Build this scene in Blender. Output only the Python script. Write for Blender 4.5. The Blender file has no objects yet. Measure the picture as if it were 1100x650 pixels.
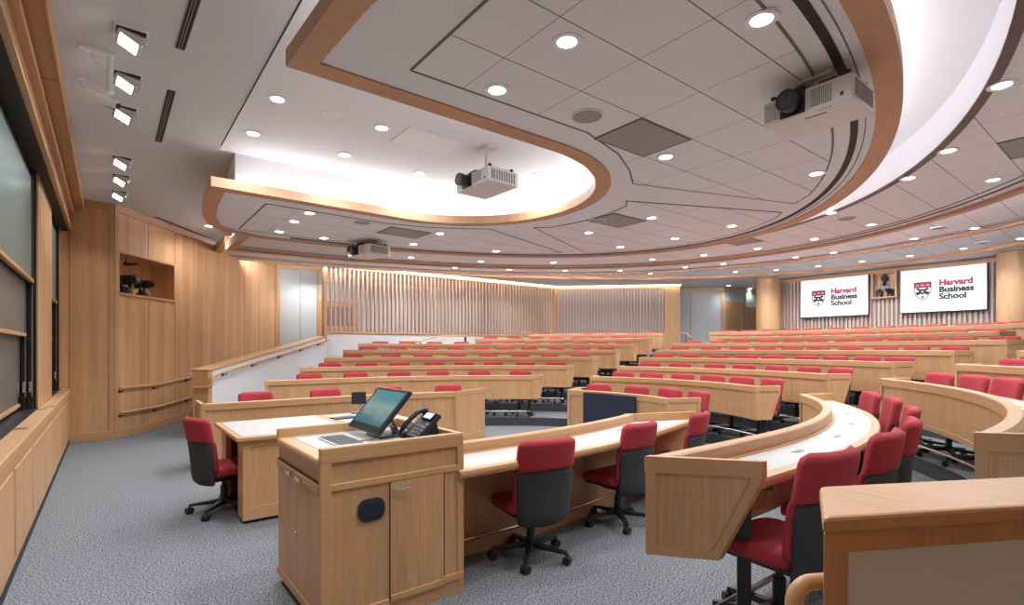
import bpy, bmesh, math, random
from mathutils import Vector, Matrix
random.seed(7)
PI = math.pi
col = bpy.context.scene.collection
# ------------------------------------------------------------------ camera model (room axes: +Y along the front wall, +X into the seats)
H = 1.5; F = 556.0; HY = 375.0
fx, fy = .6144, .789
def P(px, py, z):
    t = (H - z) * F / (py - HY); r = (px - 550) / F
    return (t*(fx+fy*r), t*(fy-fx*r))
def ray(px):
    r = (px - 550) / F
    return (fx+fy*r, fy-fx*r)
def pxof(x, y):
    t = x*fx + y*fy
    return 550 + F*(x*fy - y*fx)/t if t > .05 else None

# ------------------------------------------------------------------ materials
def new_mat(name):
    m = bpy.data.materials.new(name); m.use_nodes = True
    return m, m.node_tree.nodes, m.node_tree.links, m.node_tree.nodes['Principled BSDF']
def plain(name, c, rough=.5, metal=0, emit=None, es=0, coat=0, noise=0, nscale=40, bump=0, fr=(.3, .7)):
    m, n, l, b = new_mat(name)
    b.inputs['Base Color'].default_value = (*c, 1); b.inputs['Roughness'].default_value = rough
    b.inputs['Metallic'].default_value = metal
    if coat: b.inputs['Coat Weight'].default_value = coat
    if emit:
        b.inputs['Emission Color'].default_value = (*emit, 1); b.inputs['Emission Strength'].default_value = es
    if noise or bump:
        tc = n.new('ShaderNodeTexCoord'); nz = n.new('ShaderNodeTexNoise')
        nz.inputs['Scale'].default_value = nscale; nz.inputs['Detail'].default_value = 4
        l.new(tc.outputs['Object'], nz.inputs['Vector'])
        if noise:
            mr = n.new('ShaderNodeMapRange')
            mr.inputs['From Min'].default_value = fr[0]; mr.inputs['From Max'].default_value = fr[1]
            mr.inputs['To Min'].default_value = 1-noise; mr.inputs['To Max'].default_value = 1+noise
            l.new(nz.outputs[0], mr.inputs[0])
            mx = n.new('ShaderNodeVectorMath'); mx.operation = 'SCALE'
            mx.inputs[0].default_value = c; l.new(mr.outputs[0], mx.inputs['Scale'])
            l.new(mx.outputs[0], b.inputs['Base Color'])
        if bump:
            bp = n.new('ShaderNodeBump'); bp.inputs['Strength'].default_value = bump; bp.inputs['Distance'].default_value = .004
            l.new(nz.outputs[0], bp.inputs['Height']); l.new(bp.outputs[0], b.inputs['Normal'])
    return m
def oak(name, c, stretch=(22, 22, .9), rough=.42, contrast=.16, big=.07):
    m, n, l, b = new_mat(name)
    tc = n.new('ShaderNodeTexCoord'); mp = n.new('ShaderNodeMapping'); mp.inputs['Scale'].default_value = stretch
    l.new(tc.outputs['Object'], mp.inputs['Vector'])
    nz = n.new('ShaderNodeTexNoise'); nz.inputs['Scale'].default_value = 3; nz.inputs['Detail'].default_value = 6
    nz.inputs['Roughness'].default_value = .6
    l.new(mp.outputs[0], nz.inputs['Vector'])
    n2 = n.new('ShaderNodeTexNoise'); n2.inputs['Scale'].default_value = .25; n2.inputs['Detail'].default_value = 1
    l.new(mp.outputs[0], n2.inputs['Vector'])
    a = n.new('ShaderNodeMapRange'); a.inputs['From Min'].default_value = .3; a.inputs['From Max'].default_value = .7
    a.inputs['To Min'].default_value = 1-contrast; a.inputs['To Max'].default_value = 1+contrast
    l.new(nz.outputs[0], a.inputs[0])
    a2 = n.new('ShaderNodeMapRange'); a2.inputs['From Min'].default_value = .3; a2.inputs['From Max'].default_value = .7
    a2.inputs['To Min'].default_value = 1-big; a2.inputs['To Max'].default_value = 1+big
    l.new(n2.outputs[0], a2.inputs[0])
    mu = n.new('ShaderNodeMath'); mu.operation = 'MULTIPLY'; l.new(a.outputs[0], mu.inputs[0]); l.new(a2.outputs[0], mu.inputs[1])
    mx = n.new('ShaderNodeVectorMath'); mx.operation = 'SCALE'; mx.inputs[0].default_value = c
    l.new(mu.outputs[0], mx.inputs['Scale']); l.new(mx.outputs[0], b.inputs['Base Color'])
    b.inputs['Roughness'].default_value = rough
    return m
def oak_uv(name, c):
    m = oak(name, c, stretch=(1.1, 26, 1), contrast=.13, big=.06)
    nt = m.node_tree; tc = [x for x in nt.nodes if x.type == 'TEX_COORD'][0]; mp = [x for x in nt.nodes if x.type == 'MAPPING'][0]
    nt.links.new(tc.outputs['UV'], mp.inputs['Vector']); return m
def grid_mat(name, c, lc, ox=2.03, oy=2.16, sx=.705, sy=.53, w=.009, wx=.005):
    m, n, l, b = new_mat(name)
    ge = n.new('ShaderNodeTexCoord'); sp = n.new('ShaderNodeSeparateXYZ'); l.new(ge.outputs['Object'], sp.inputs[0])
    outs = []
    for ax, o, s, ww in (('X', ox, sx, wx), ('Y', oy, sy, w)):
        sb = n.new('ShaderNodeMath'); sb.operation = 'SUBTRACT'; l.new(sp.outputs[ax], sb.inputs[0]); sb.inputs[1].default_value = o - 100*s - ww/2
        mo = n.new('ShaderNodeMath'); mo.operation = 'MODULO'; l.new(sb.outputs[0], mo.inputs[0]); mo.inputs[1].default_value = s
        lt = n.new('ShaderNodeMath'); lt.operation = 'LESS_THAN'; l.new(mo.outputs[0], lt.inputs[0]); lt.inputs[1].default_value = ww
        outs.append(lt)
    mxx = n.new('ShaderNodeMath'); mxx.operation = 'MAXIMUM'; l.new(outs[0].outputs[0], mxx.inputs[0]); l.new(outs[1].outputs[0], mxx.inputs[1])
    mix = n.new('ShaderNodeMix'); mix.data_type = 'RGBA'; l.new(mxx.outputs[0], mix.inputs['Factor'])
    mix.inputs['A'].default_value = (*c, 1); mix.inputs['B'].default_value = (*lc, 1)
    l.new(mix.outputs['Result'], b.inputs['Base Color']); b.inputs['Roughness'].default_value = .85
    return m
OC = (.50, .282, .135)
M = {}
M['oak_v'] = oak('oak_vertical', OC)
M['oak_t'] = oak('oak_trim', (.51, .285, .136), stretch=(9, 9, 9), contrast=.05, big=.03)
M['oak_u'] = oak_uv('oak_curved', (.51, .285, .136))
M['oak_x'] = oak('oak_cross', (.51, .285, .136), stretch=(1.0, 25, 25), contrast=.12)
M['oak_y'] = oak('oak_wall_trim', (.53, .30, .145), stretch=(25, 1.0, 25), contrast=.12)
M['oak_d'] = oak('oak_soffit', (.46, .25, .11), stretch=(25, 1.0, 25), contrast=.12)
M['oak_r'] = oak('oak_ceiling_trim', (.53, .29, .165), stretch=(6, 6, 6), contrast=.09, big=.06)
M['oak_wall'] = oak('oak_wall_panel', (.56, .315, .15), contrast=.12, big=.16)
M['oak_slat'] = oak('oak_slats', (.50, .34, .25), contrast=.10)
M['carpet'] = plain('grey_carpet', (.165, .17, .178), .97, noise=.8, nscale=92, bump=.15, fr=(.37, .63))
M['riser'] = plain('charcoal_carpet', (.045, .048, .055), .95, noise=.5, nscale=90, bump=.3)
M['lam'] = plain('white_laminate', (.49, .477, .455), .4)
M['black'] = plain('black_metal', (.012, .012, .013), .4)
M['rubber'] = plain('black_rubber', (.015, .015, .016), .55)
M['red'] = plain('red_fabric', (.36, .026, .038), .85, noise=.12, nscale=220, bump=.25)
M['shell'] = plain('charcoal_fabric', (.035, .038, .045), .85, noise=.2, nscale=200, bump=.2)
M['chrome'] = plain('brushed_steel', (.75, .75, .76), .25, 1)
M['white'] = plain('white_paint', (.88, .88, .88), .5)
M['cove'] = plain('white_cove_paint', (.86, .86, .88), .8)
M['ceil'] = plain('ceiling_paint', (.66, .67, .69), .85)
M['cloud'] = plain('ceiling_cloud_paint', (.76, .765, .795), .85)
M['tile'] = grid_mat('ceiling_tile', (.77, .775, .805), (.17, .16, .16))
M['tile2'] = grid_mat('ceiling_tile_light', (.80, .80, .83), (.3, .24, .24))
M['bronze'] = plain('bronze_trim', (.14, .10, .08), .5)
M['dark'] = plain('black_slot', (.01, .01, .01), .6)
M['line'] = plain('grey_joint', (.17, .16, .16), .8)
M['vent'] = plain('grey_grille', (.33, .32, .33), .7)
M['stair'] = plain('white_wall_paint', (.66, .65, .64), .7)
M['gpanel'] = plain('grey_fabric_panel', (.50, .52, .51), .85, noise=.05, nscale=60)
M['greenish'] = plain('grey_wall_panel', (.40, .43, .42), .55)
M['fgpanel'] = plain('grey_painted_panel', (.62, .68, .71), .5)
M['lens'] = plain('lit_lamp_lens', (1, 1, 1), .3, emit=(1, .98, .95), es=9)
M['led'] = plain('cool_led_strip', (1, 1, 1), .3, emit=(.88, .92, 1), es=8)
M['led_r'] = plain('ring_led_strip', (1, 1, 1), .3, emit=(.88, .92, 1), es=42)
M['led_w'] = plain('warm_led_strip', (1, 1, 1), .3, emit=(1, .86, .70), es=9)
M['proj'] = plain('projector_white', (.72, .70, .69), .4)
M['projv'] = plain('projector_vent', (.22, .22, .23), .5)
M['glass'] = plain('lens_glass', (.02, .02, .04), .05, coat=1)
M['board'] = plain('chalkboard_slate', (.12, .115, .10), .4)
M['board2'] = plain('chalkboard_upper', (.13, .19, .175), .3)
M['navy'] = plain('navy_fabric', (.014, .018, .040), .8)
M['screenw'] = plain('lit_projection_screen', (.6, .6, .6), .6, emit=(.93, .96, 1), es=.36)
M['crimson'] = plain('crimson_print', (.55, .01, .06), .6)
M['ink'] = plain('black_print', (.012, .012, .014), .6)
M['greyink'] = plain('grey_print', (.35, .33, .33), .6)
M['plastic'] = plain('dark_plastic', (.016, .018, .021), .38)
M['key'] = plain('keycap_plastic', (.05, .05, .055), .5)
M['navyplast'] = plain('navy_plastic', (.018, .022, .04), .35)

# screen picture material: soft landscape gradient of the desktop shown on the touch monitor
def screen_mat():
    m, n, l, b = new_mat('monitor_picture')
    tc = n.new('ShaderNodeTexCoord'); sp = n.new('ShaderNodeSeparateXYZ'); l.new(tc.outputs['Generated'], sp.inputs[0])
    nz = n.new('ShaderNodeTexNoise'); nz.inputs['Scale'].default_value = 3.2; l.new(tc.outputs['Generated'], nz.inputs['Vector'])
    ad = n.new('ShaderNodeMath'); ad.operation = 'MULTIPLY_ADD'; l.new(nz.outputs[0], ad.inputs[0]); ad.inputs[1].default_value = .5
    l.new(sp.outputs['Y'], ad.inputs[2])
    cr = n.new('ShaderNodeValToRGB'); e = cr.color_ramp.elements
    e[0].position = .25; e[0].color = (.02, .11, .13, 1); e[1].position = 1.3; e[1].color = (.05, .22, .23, 1)
    for p_, c_ in ((.5, (.03, .15, .18, 1)), (.62, (.10, .19, .15, 1)), (.75, (.16, .27, .24, 1)), (.95, (.07, .24, .25, 1))):
        x = e.new(p_); x.color = c_
    l.new(ad.outputs[0], cr.inputs[0])
    b.inputs['Base Color'].default_value = (.02, .02, .02, 1); b.inputs['Roughness'].default_value = .15
    l.new(cr.outputs[0], b.inputs['Emission Color']); b.inputs['Emission Strength'].default_value = .75
    return m
M['pic'] = screen_mat()

# ------------------------------------------------------------------ mesh helpers
_j = random.Random(3)
def box(bm, x0, x1, y0, y1, z0, z1, mat=None, taper=None):
    e = _j.uniform(0, .0007); x0 -= e; x1 += e; y0 -= e; y1 += e; z0 -= e*.5; z1 += e*.5
    vs = [bm.verts.new((x, y, z)) for z in (z0, z1) for y in (y0, y1) for x in (x0, x1)]
    for f in ((0, 2, 3, 1), (4, 5, 7, 6), (0, 1, 5, 4), (2, 6, 7, 3), (0, 4, 6, 2), (1, 3, 7, 5)):
        bm.faces.new([vs[i] for i in f])
    if mat is not None:
        for v in vs: v.co = mat @ v.co
    return vs
def frame(o, ang, z=0):
    return Matrix.Translation((o[0], o[1], z)) @ Matrix.Rotation(ang, 4, 'Z')
def wbox(bm, a, b, z0, z1, d0, d1, za=0, zb=0):
    """box along segment a-b, from d0 to d1 on the left of the direction; za/zb lift the ends"""
    dx, dy = b[0]-a[0], b[1]-a[1]; L = math.hypot(dx, dy); nx, ny = -dy/L, dx/L
    vs = []
    e = _j.uniform(0, .0007); d0 -= e; d1 += e; z0 -= e*.5; z1 += e*.5
    for z in (z0, z1):
        for (p, dz) in ((a, za), (b, zb)):
            for d in (d0, d1):
                vs.append(bm.verts.new((p[0]+nx*d, p[1]+ny*d, z+dz)))
    for f in ((0, 1, 3, 2), (4, 6, 7, 5), (0, 4, 5, 1), (2, 3, 7, 6), (0, 2, 6, 4), (1, 5, 7, 3)):
        bm.faces.new([vs[i] for i in f])
def prism(bm, poly, z0, z1, zf=None, mat=None):
    lo = [bm.verts.new((p[0], p[1], z0)) for p in poly]; hi = [bm.verts.new((p[0], p[1], z1)) for p in poly]
    n = len(poly)
    if mat is not None:
        for v in lo+hi: v.co = mat @ v.co
    bm.faces.new(lo[::-1]); bm.faces.new(hi)
    for i in range(n): bm.faces.new((lo[i], lo[(i+1) % n], hi[(i+1) % n], hi[i]))
def flat(bm, poly, z):
    bm.faces.new([bm.verts.new((p[0], p[1], z)) for p in poly])
def cyl(bm, c, r, z0, z1, n=20, r2=None, mat=None):
    if r2 is None: r2 = r
    prism2(bm, [(c[0]+r*math.cos(2*PI*i/n), c[1]+r*math.sin(2*PI*i/n)) for i in range(n)],
           [(c[0]+r2*math.cos(2*PI*i/n), c[1]+r2*math.sin(2*PI*i/n)) for i in range(n)], z0, z1, mat)
def prism2(bm, p0, p1, z0, z1, mat=None):
    lo = [bm.verts.new((p[0], p[1], z0)) for p in p0]; hi = [bm.verts.new((p[0], p[1], z1)) for p in p1]
    n = len(p0)
    if mat is not None:
        for v in lo+hi: v.co = mat @ v.co
    bm.faces.new(lo[::-1]); bm.faces.new(hi)
    for i in range(n): bm.faces.new((lo[i], lo[(i+1) % n], hi[(i+1) % n], hi[i]))
def ringmesh(bm, c, r0, r1, z0, z1, n=28):
    """flat annular ring solid"""
    L = []
    for (r, z) in ((r0, z0), (r1, z0), (r1, z1), (r0, z1)):
        L.append([bm.verts.new((c[0]+r*math.cos(2*PI*i/n), c[1]+r*math.sin(2*PI*i/n), z)) for i in range(n)])
    for j in range(4):
        A, B = L[j], L[(j+1) % 4]
        for i in range(n): bm.faces.new((A[i], A[(i+1) % n], B[(i+1) % n], B[i]))
def tube(bm, pts, r, n=8, cap=True):
    pts = [Vector(p) for p in pts]; rings = []
    up = Vector((0, 0, 1))
    for i, p in enumerate(pts):
        d = (pts[min(i+1, len(pts)-1)] - pts[max(i-1, 0)]).normalized()
        a = d.cross(up)
        if a.length < .05: a = d.cross(Vector((1, 0, 0)))
        a.normalize(); b = d.cross(a).normalized()
        rings.append([bm.verts.new(p + a*r*math.cos(2*PI*k/n) + b*r*math.sin(2*PI*k/n)) for k in range(n)])
    for A, B in zip(rings, rings[1:]):
        for k in range(n): bm.faces.new((A[k], A[(k+1) % n], B[(k+1) % n], B[k]))
    if cap: bm.faces.new(rings[0][::-1]); bm.faces.new(rings[-1])
def ball(bm, c, r, sc=(1, 1, 1), u=16, v=10):
    bmesh.ops.create_uvsphere(bm, u_segments=u, v_segments=v, radius=r,
        matrix=Matrix.Translation(c) @ Matrix.Diagonal((*sc, 1)))
def sweep(bm, path, sec, caps=True):
    """path: [(x,y,vx,vy)] ; sec: closed polygon [(off,z)]"""
    rings = [[bm.verts.new((x+vx*o, y+vy*o, z)) for (o, z) in sec] for (x, y, vx, vy) in path]
    n = len(sec); uvl = bm.loops.layers.uv.verify()
    U = [0]
    for p, q in zip(path, path[1:]): U.append(U[-1]+math.hypot(p[0]-q[0], p[1]-q[1]))
    V = [0]
    for k in range(n): V.append(V[-1]+math.hypot(sec[k][0]-sec[(k+1) % n][0], sec[k][1]-sec[(k+1) % n][1]))
    for i, (A, B) in enumerate(zip(rings, rings[1:])):
        for k in range(n):
            f_ = bm.faces.new((A[k], A[(k+1) % n], B[(k+1) % n], B[k]))
            for l_, uv in zip(f_.loops, ((U[i], V[k]), (U[i], V[k+1]), (U[i+1], V[k+1]), (U[i+1], V[k]))): l_[uvl].uv = (uv[0]+path[0][0]*3.7, uv[1]+path[0][1]*1.3)
    if caps: bm.faces.new(rings[0][::-1]); bm.faces.new(rings[-1])

def tag(o, label=None, cat=None, group=None, kind=None):
    if label: o['label'] = label
    if cat: o['category'] = cat
    if group: o['group'] = group
    if kind: o['kind'] = kind
    return o
def obj(name, bm, m, parent=None, bevel=0, smooth=False, local=False, seg=2):
    if parent is not None and not local:
        inv = parent.matrix_basis.inverted()
        for v in bm.verts: v.co = inv @ v.co
    bmesh.ops.recalc_face_normals(bm, faces=bm.faces[:])
    me = bpy.data.meshes.new(name); bm.to_mesh(me); bm.free()
    me.materials.append(m if not isinstance(m, str) else M[m])
    o = bpy.data.objects.new(name, me); col.objects.link(o)
    if parent is not None: o.parent = parent
    if smooth:
        for p in me.polygons: p.use_smooth = True
        if smooth != 'all':
            md = o.modifiers.new('es', 'EDGE_SPLIT'); md.split_angle = math.radians(40)
    if bevel:
        b = o.modifiers.new('bv', 'BEVEL'); b.width = bevel; b.segments = seg; b.limit_method = 'ANGLE'; b.angle_limit = math.radians(35)
    return o
def thing(name, label, cat, loc=(0, 0, 0), rz=0, group=None):
    o = bpy.data.objects.new(name, None); col.objects.link(o)
    o.empty_display_size = .1
    o.location = loc; o.rotation_euler = (0, 0, rz)
    o.matrix_basis = Matrix.Translation(loc) @ Matrix.Rotation(rz, 4, 'Z')
    return tag(o, label, cat, group)
def struct(name, bm, m, bevel=0, smooth=False):
    return tag(obj(name, bm, m, bevel=bevel, smooth=smooth), kind='structure')
def dup(root, loc, rz, label, group=None):
    r = root.copy(); col.objects.link(r); r.location = loc; r.rotation_euler = (0, 0, rz); r['label'] = label
    if group: r['group'] = group
    for ch in root.children:
        c = ch.copy(); col.objects.link(c); c.parent = r
        for g in ch.children:
            d = g.copy(); col.objects.link(d); d.parent = c
    return r
ORD = ['first', 'second', 'third', 'fourth', 'fifth', 'sixth', 'seventh', 'eighth', 'ninth', 'tenth', 'eleventh', 'twelfth', 'thirteenth', 'fourteenth', 'fifteenth', 'sixteenth', 'seventeenth', 'eighteenth']

# ------------------------------------------------------------------ room plan
YC = 5.25
TR, RIM = .163, .83                      # riser height, desk rim height above its tier
def zt(k): return 0 if k == 8 else TR*k
def axes(k):                             # ellipse centre x, half axes of row k's rim line
    if k in (0, 8): return 2.2, 3.95, 2.05
    if k == 1: return 3.0, 4.45, 3.72
    return 3.0, 5.5+1.05*(k-2), 4.75+1.05*(k-2)
_cache = {}
def rowcurve(k):
    if k in _cache: return _cache[k]
    x0, ax, ay = axes(k); pts = []
    n = 25
    for i in range(n): pts.append((-1+(x0+1)*i/n, YC+ay, 0, 1))
    m = 180
    for i in range(m+1):
        a = PI/2 - PI*i/m
        ee = 2.8 if k == 8 else 2.0; ca, sa = max(0, math.cos(a)), math.sin(a)
        cu, su = ca**(2/ee), math.copysign(abs(sa)**(2/ee), sa)
        x, y = x0+ax*cu, YC+ay*su
        gx, gy = cu**(ee-1)/ax, math.copysign(abs(su)**(ee-1), su)/ay; g = math.hypot(gx, gy)
        pts.append((x, y, gx/g, gy/g))
    for i in range(1, n+1): pts.append((x0-(x0+1)*i/n, YC-ay, 0, -1))
    s = [0]
    for a, b in zip(pts, pts[1:]): s.append(s[-1]+math.hypot(b[0]-a[0], b[1]-a[1]))
    _cache[k] = (pts, s); return _cache[k]
def at(k, s):
    pts, S = rowcurve(k)
    lo, hi = 0, len(S)-1
    while hi-lo > 1:
        mid = (lo+hi)//2
        if S[mid] <= s: lo = mid
        else: hi = mid
    f = (s-S[lo])/(S[hi]-S[lo]); a, b = pts[lo], pts[hi]
    v = [a[i]*(1-f)+b[i]*f for i in range(4)]; g = math.hypot(v[2], v[3]); v[2] /= g; v[3] /= g
    return v
def s_px(k, px, off=0):
    """arc length where the far crossing of the view azimuth px meets the row line offset by off"""
    pts, S = rowcurve(k); best = None; prev = None
    for i, (x, y, nx, ny) in enumerate(pts):
        X, Y = x+nx*off, y+ny*off; q = pxof(X, Y)
        if q is not None and prev is not None and (prev[0]-px)*(q-px) <= 0 and abs(q-prev[0]) < 60:
            f = (px-prev[0])/(q-prev[0]) if q != prev[0] else 0
            t = X*fx+Y*fy
            if best is None or t > best[0]: best = (t, S[i-1]+f*(S[i]-S[i-1]))
        prev = (q, i) if q is not None else None
    return best[1]
def s_near(k, p, off=0):
    pts, S = rowcurve(k)
    return min(((x+nx*off-p[0])**2+(y+ny*off-p[1])**2, S[i]) for i, (x, y, nx, ny) in enumerate(pts))[1]

T = 14.1; W = 17.4
MY = lambda p: (p[0], 2*YC-p[1])
ARENA_F = [(1.33, 9.9), (4.62, T), (13.05, T), (16.16, 10.94), (17.4, 8.0)]
ARENA = ARENA_F + [MY(p) for p in ARENA_F[::-1]][:-1] + [(2.4, -.07), (1.33, .5)]
def hit(c, a, poly):
    d = (math.cos(a), math.sin(a)); best = None
    n = len(poly)
    for i in range(n):
        p, q = poly[i], poly[(i+1) % n]
        ex, ey = q[0]-p[0], q[1]-p[1]; den = d[0]*ey-d[1]*ex
        if abs(den) < 1e-9: continue
        t = ((p[0]-c[0])*ey-(p[1]-c[1])*ex)/den; u = ((p[0]-c[0])*d[1]-(p[1]-c[1])*d[0])/den
        if t > 0 and -1e-6 <= u <= 1+1e-6 and (best is None or t < best): best = t
    return best
ROOM = [(-.5, -.4), (-.5, 10.9), (.07, 10.9), (3.75, 15.7), (14.6, 15.75), (17.4, 12.0), (17.85, 10.25), (19.9, 9.9), (19.9, .6), (17.85, .25), (17.4, -1.5), (14.6, -5.25), (3.75, -5.2), (.07, -.4)]

# floor
bm = bmesh.new(); flat(bm, [(-.9, -.4), (-.9, 10.9)]+ROOM[2:], 0)
struct('floor', bm, 'carpet')
# tiers: one stepped carpeted platform
bmt = bmesh.new(); bmr = bmesh.new()
CC = (3.0, YC)
for k in range(1, 8):
    pts, S = rowcurve(k); z1 = zt(k); z0 = zt(k-1)
    cur = [(x+nx*.15, y+ny*.15) for x, y, nx, ny in pts if x > -.5]
    inn, out = [], []
    N = 220
    for i in range(N+1):
        a = math.radians(140 - 280*i/N)
        r1 = hit(CC, a, ARENA)
        ri = None
        for p, q in zip(cur, cur[1:]):
            ex, ey = q[0]-p[0], q[1]-p[1]; d = (math.cos(a), math.sin(a)); den = d[0]*ey-d[1]*ex
            if abs(den) < 1e-9: continue
            t = ((p[0]-CC[0])*ey-(p[1]-CC[1])*ex)/den; u = ((p[0]-CC[0])*d[1]-(p[1]-CC[1])*d[0])/den
            if t > 0 and 0 <= u <= 1: ri = t; break
        if ri is None or r1 is None or ri >= r1-.02: continue
        inn.append((CC[0]+ri*math.cos(a), CC[1]+ri*math.sin(a))); out.append((CC[0]+r1*math.cos(a), CC[1]+r1*math.sin(a)))
    A = [bmt.verts.new((x, y, z1)) for x, y in inn]; B = [bmt.verts.new((x, y, z1)) for x, y in out]
    for i in range(len(A)-1):
        if math.hypot(inn[i][0]-inn[i+1][0], inn[i][1]-inn[i+1][1]) < 1.2: bmt.faces.new((A[i], B[i], B[i+1], A[i+1]))
    loop = inn + out[::-1]
    a = [bmr.verts.new((x, y, z0)) for x, y in loop]; b = [bmr.verts.new((x, y, z1-.001)) for x, y in loop]
    for i in range(len(loop)):
        j = (i+1) % len(loop); bmr.faces.new((a[i], a[j], b[j], b[i]))
tag(struct('floor_tiers', bmt, 'carpet'), kind='structure')
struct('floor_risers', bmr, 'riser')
# ramp on the left
bm = bmesh.new()
v = [bm.verts.new(p) for p in ((.55, 11.5, .003), (1.3, 10.2, .003), (4.6, 14.3, .43), (5.5, 15.6, .5), (3.75, 15.6, .45))]
bm.faces.new(v); struct('floor_ramp', bm, 'carpet')

# ------------------------------------------------------------------ front wall with chalkboards
ZC = 3.93
bm = bmesh.new()
box(bm, -.9, -.5, -.4, 10.9, .05, .80)          # wainscot mass
struct('wall_front', bm, 'oak_v')
bm = bmesh.new(); box(bm, -.9, -.494, -.4, 10.9, 0, .055); struct('base_shadow_front', bm, 'dark')  # black strip stands in for the shadowed recess at the wall foot
bm = bmesh.new()
y = -.4+.02
while y < 10.8:
    box(bm, -.505, -.488, y+.035, min(y+.98, 10.86), .12, .70); y += 1.02
struct('wall_front_panels', bm, 'oak_v', bevel=.006)
bm = bmesh.new()
box(bm, -.9, -.475, -.4, 10.9, .80, .86); box(bm, -.53, -.485, -.4, 10.9, .745, .80)
struct('trim_1', bm, 'oak_y', bevel=.008)
bm = bmesh.new()
for y0, y1 in ((7.5, 9.2), (10.62, 10.9)): box(bm, -.9, -.6, y0, y1, .86, 3.4)
box(bm, -.9, -.5, -.4, 10.9, 3.4, ZC)
struct('wall_front_posts', bm, 'oak_v')
bm = bmesh.new()
box(bm, -.56, -.44, -.4, 10.9, 3.66, 3.72); box(bm, -.56, -.47, -.4, 10.9, 3.40, 3.44)
struct('trim_2', bm, 'oak_y', bevel=.006)
bm = bmesh.new(); box(bm, -.9, -.515, -.4, 10.9, 3.385, 3.40); struct('wall_front_lining', bm, 'dark')
bm = bmesh.new(); box(bm, -.52, -.335, -.4, 10.9, 3.76, ZC); struct('trim_3', bm, 'oak_d', bevel=.004)
bm = bmesh.new(); box(bm, -.335, -.322, -.4, 10.9, 3.745, ZC)
struct('trim_4', bm, 'oak_t')
bm = bmesh.new()
for y in (1, 2.6, 4.2, 5.8, 7.4, 9.0, 10.2): box(bm, -.5, -.34, y-.003, y+.003, 3.7585, 3.765)
struct('trim_5', bm, 'dark')
bm = bmesh.new(); box(bm, -.83, -.8, -.4, 10.9, .86, 3.4); box(bm, -.8, -.60, -.4, 10.9, .861, .868); struct('wall_front_recess', bm, 'plastic')
def chalkboard(y0, y1, lab, n):
    t = thing('sliding_chalkboard', lab, 'chalkboard', (-.7, (y0+y1)/2, .868), 0)
    for nm, x, z0, z1, mm in (('upper_board', -.64, 2.19, 3.30, 'board2'), ('middle_board', -.695, 1.63, 2.60, 'board'), ('lower_board', -.745, .90, 1.68, 'board')):
        b = bmesh.new(); box(b, x-.012, x+.004, y0, y1-.14, z0+.03, z1-.02); p = obj(nm, b, mm, t)
        b = bmesh.new(); box(b, x-.015, x+.022, y0, y1-.14, z0, z0+.035); q = obj('bottom_rail', b, 'oak_d', t, bevel=.004)
        q.parent = p
        b = bmesh.new(); box(b, x-.014, x+.006, y0, y1-.14, z1-.03, z1); q = obj('top_edge', b, 'dark', t); q.parent = p
        if mm == 'board2':
            b = bmesh.new(); box(b, x-.014, x+.012, y1-.17, y1-.13, z0, z1); q = obj('side_edge', b, 'dark', t); q.parent = p
    b = bmesh.new(); box(b, -.80, -.61, y1-.03, y1+.002, .868, 3.4); obj('jamb_lining', b, 'black', t)
    for x in (-.65, -.70, -.75):
        b = bmesh.new(); box(b, x-.02, x+.02, y1-.11, y1-.07, .868, 3.4); obj('track', b, 'black', t)
        b = bmesh.new(); box(b, x+.012, x+.018, y1-.13, y1-.115, 1.0, 3.3); obj('lift_cable', b, 'chrome', t)
        b = bmesh.new(); box(b, x-.005, x+.012, y1-.15, y1-.132, 1.05, 1.16); obj('cable_clamp', b, 'chrome', t)
    return t
chalkboard(-.3, 7.48, 'wide sliding green chalkboard in the nearer opening of the left wall', 0)
chalkboard(9.24, 10.6, 'narrow sliding chalkboard in the farther opening beside the oak corner', 1)
for i, (y, x) in enumerate(((5.6, -.54), (7.3, -.54), (7.6, -.51), (9.4, -.54), (9.9, -.54), (10.4, -.54))):
    b = bmesh.new(); box(b, x-.05, x+.03, y, y+.06, .860, .872)
    o = obj('chalk_tray_clip', b, 'chrome', bevel=.003)
    tag(o, 'small chrome clip on the chalkboard ledge, %s counted from the camera' % ORD[i], 'clip', 'chrome clips on the chalkboard ledge')

# ------------------------------------------------------------------ left end wall (oak) and its mirror
A0, A1 = (.07, 10.9), (3.75, 15.7)
def seg_at_px(a, b, px):
    d = ray(px); ex, ey = b[0]-a[0], b[1]-a[1]; den = d[0]*ey-d[1]*ex
    t = (a[0]*ey-a[1]*ex)/den; x, y = d[0]*t, d[1]*t
    L = math.hypot(ex, ey); return ((x-a[0])*ex+(y-a[1])*ey)/L
LW = math.hypot(A1[0]-A0[0], A1[1]-A0[1]); UW = ((A1[0]-A0[0])/LW, (A1[1]-A0[1])/LW)
def pw(s): return (A0[0]+UW[0]*s, A0[1]+UW[1]*s)
seams = [seg_at_px(A0, A1, q) for q in (159.5, 188, 217, 241, 262, 278)]
s_n0, s_n1 = .12, seams[1]-.05           # niche span
bm = bmesh.new()
def wallseg(a, b, z0, z1, d0=0, d1=.05): wbox(bm, pw(a), pw(b), z0, z1, d0, d1)
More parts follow.
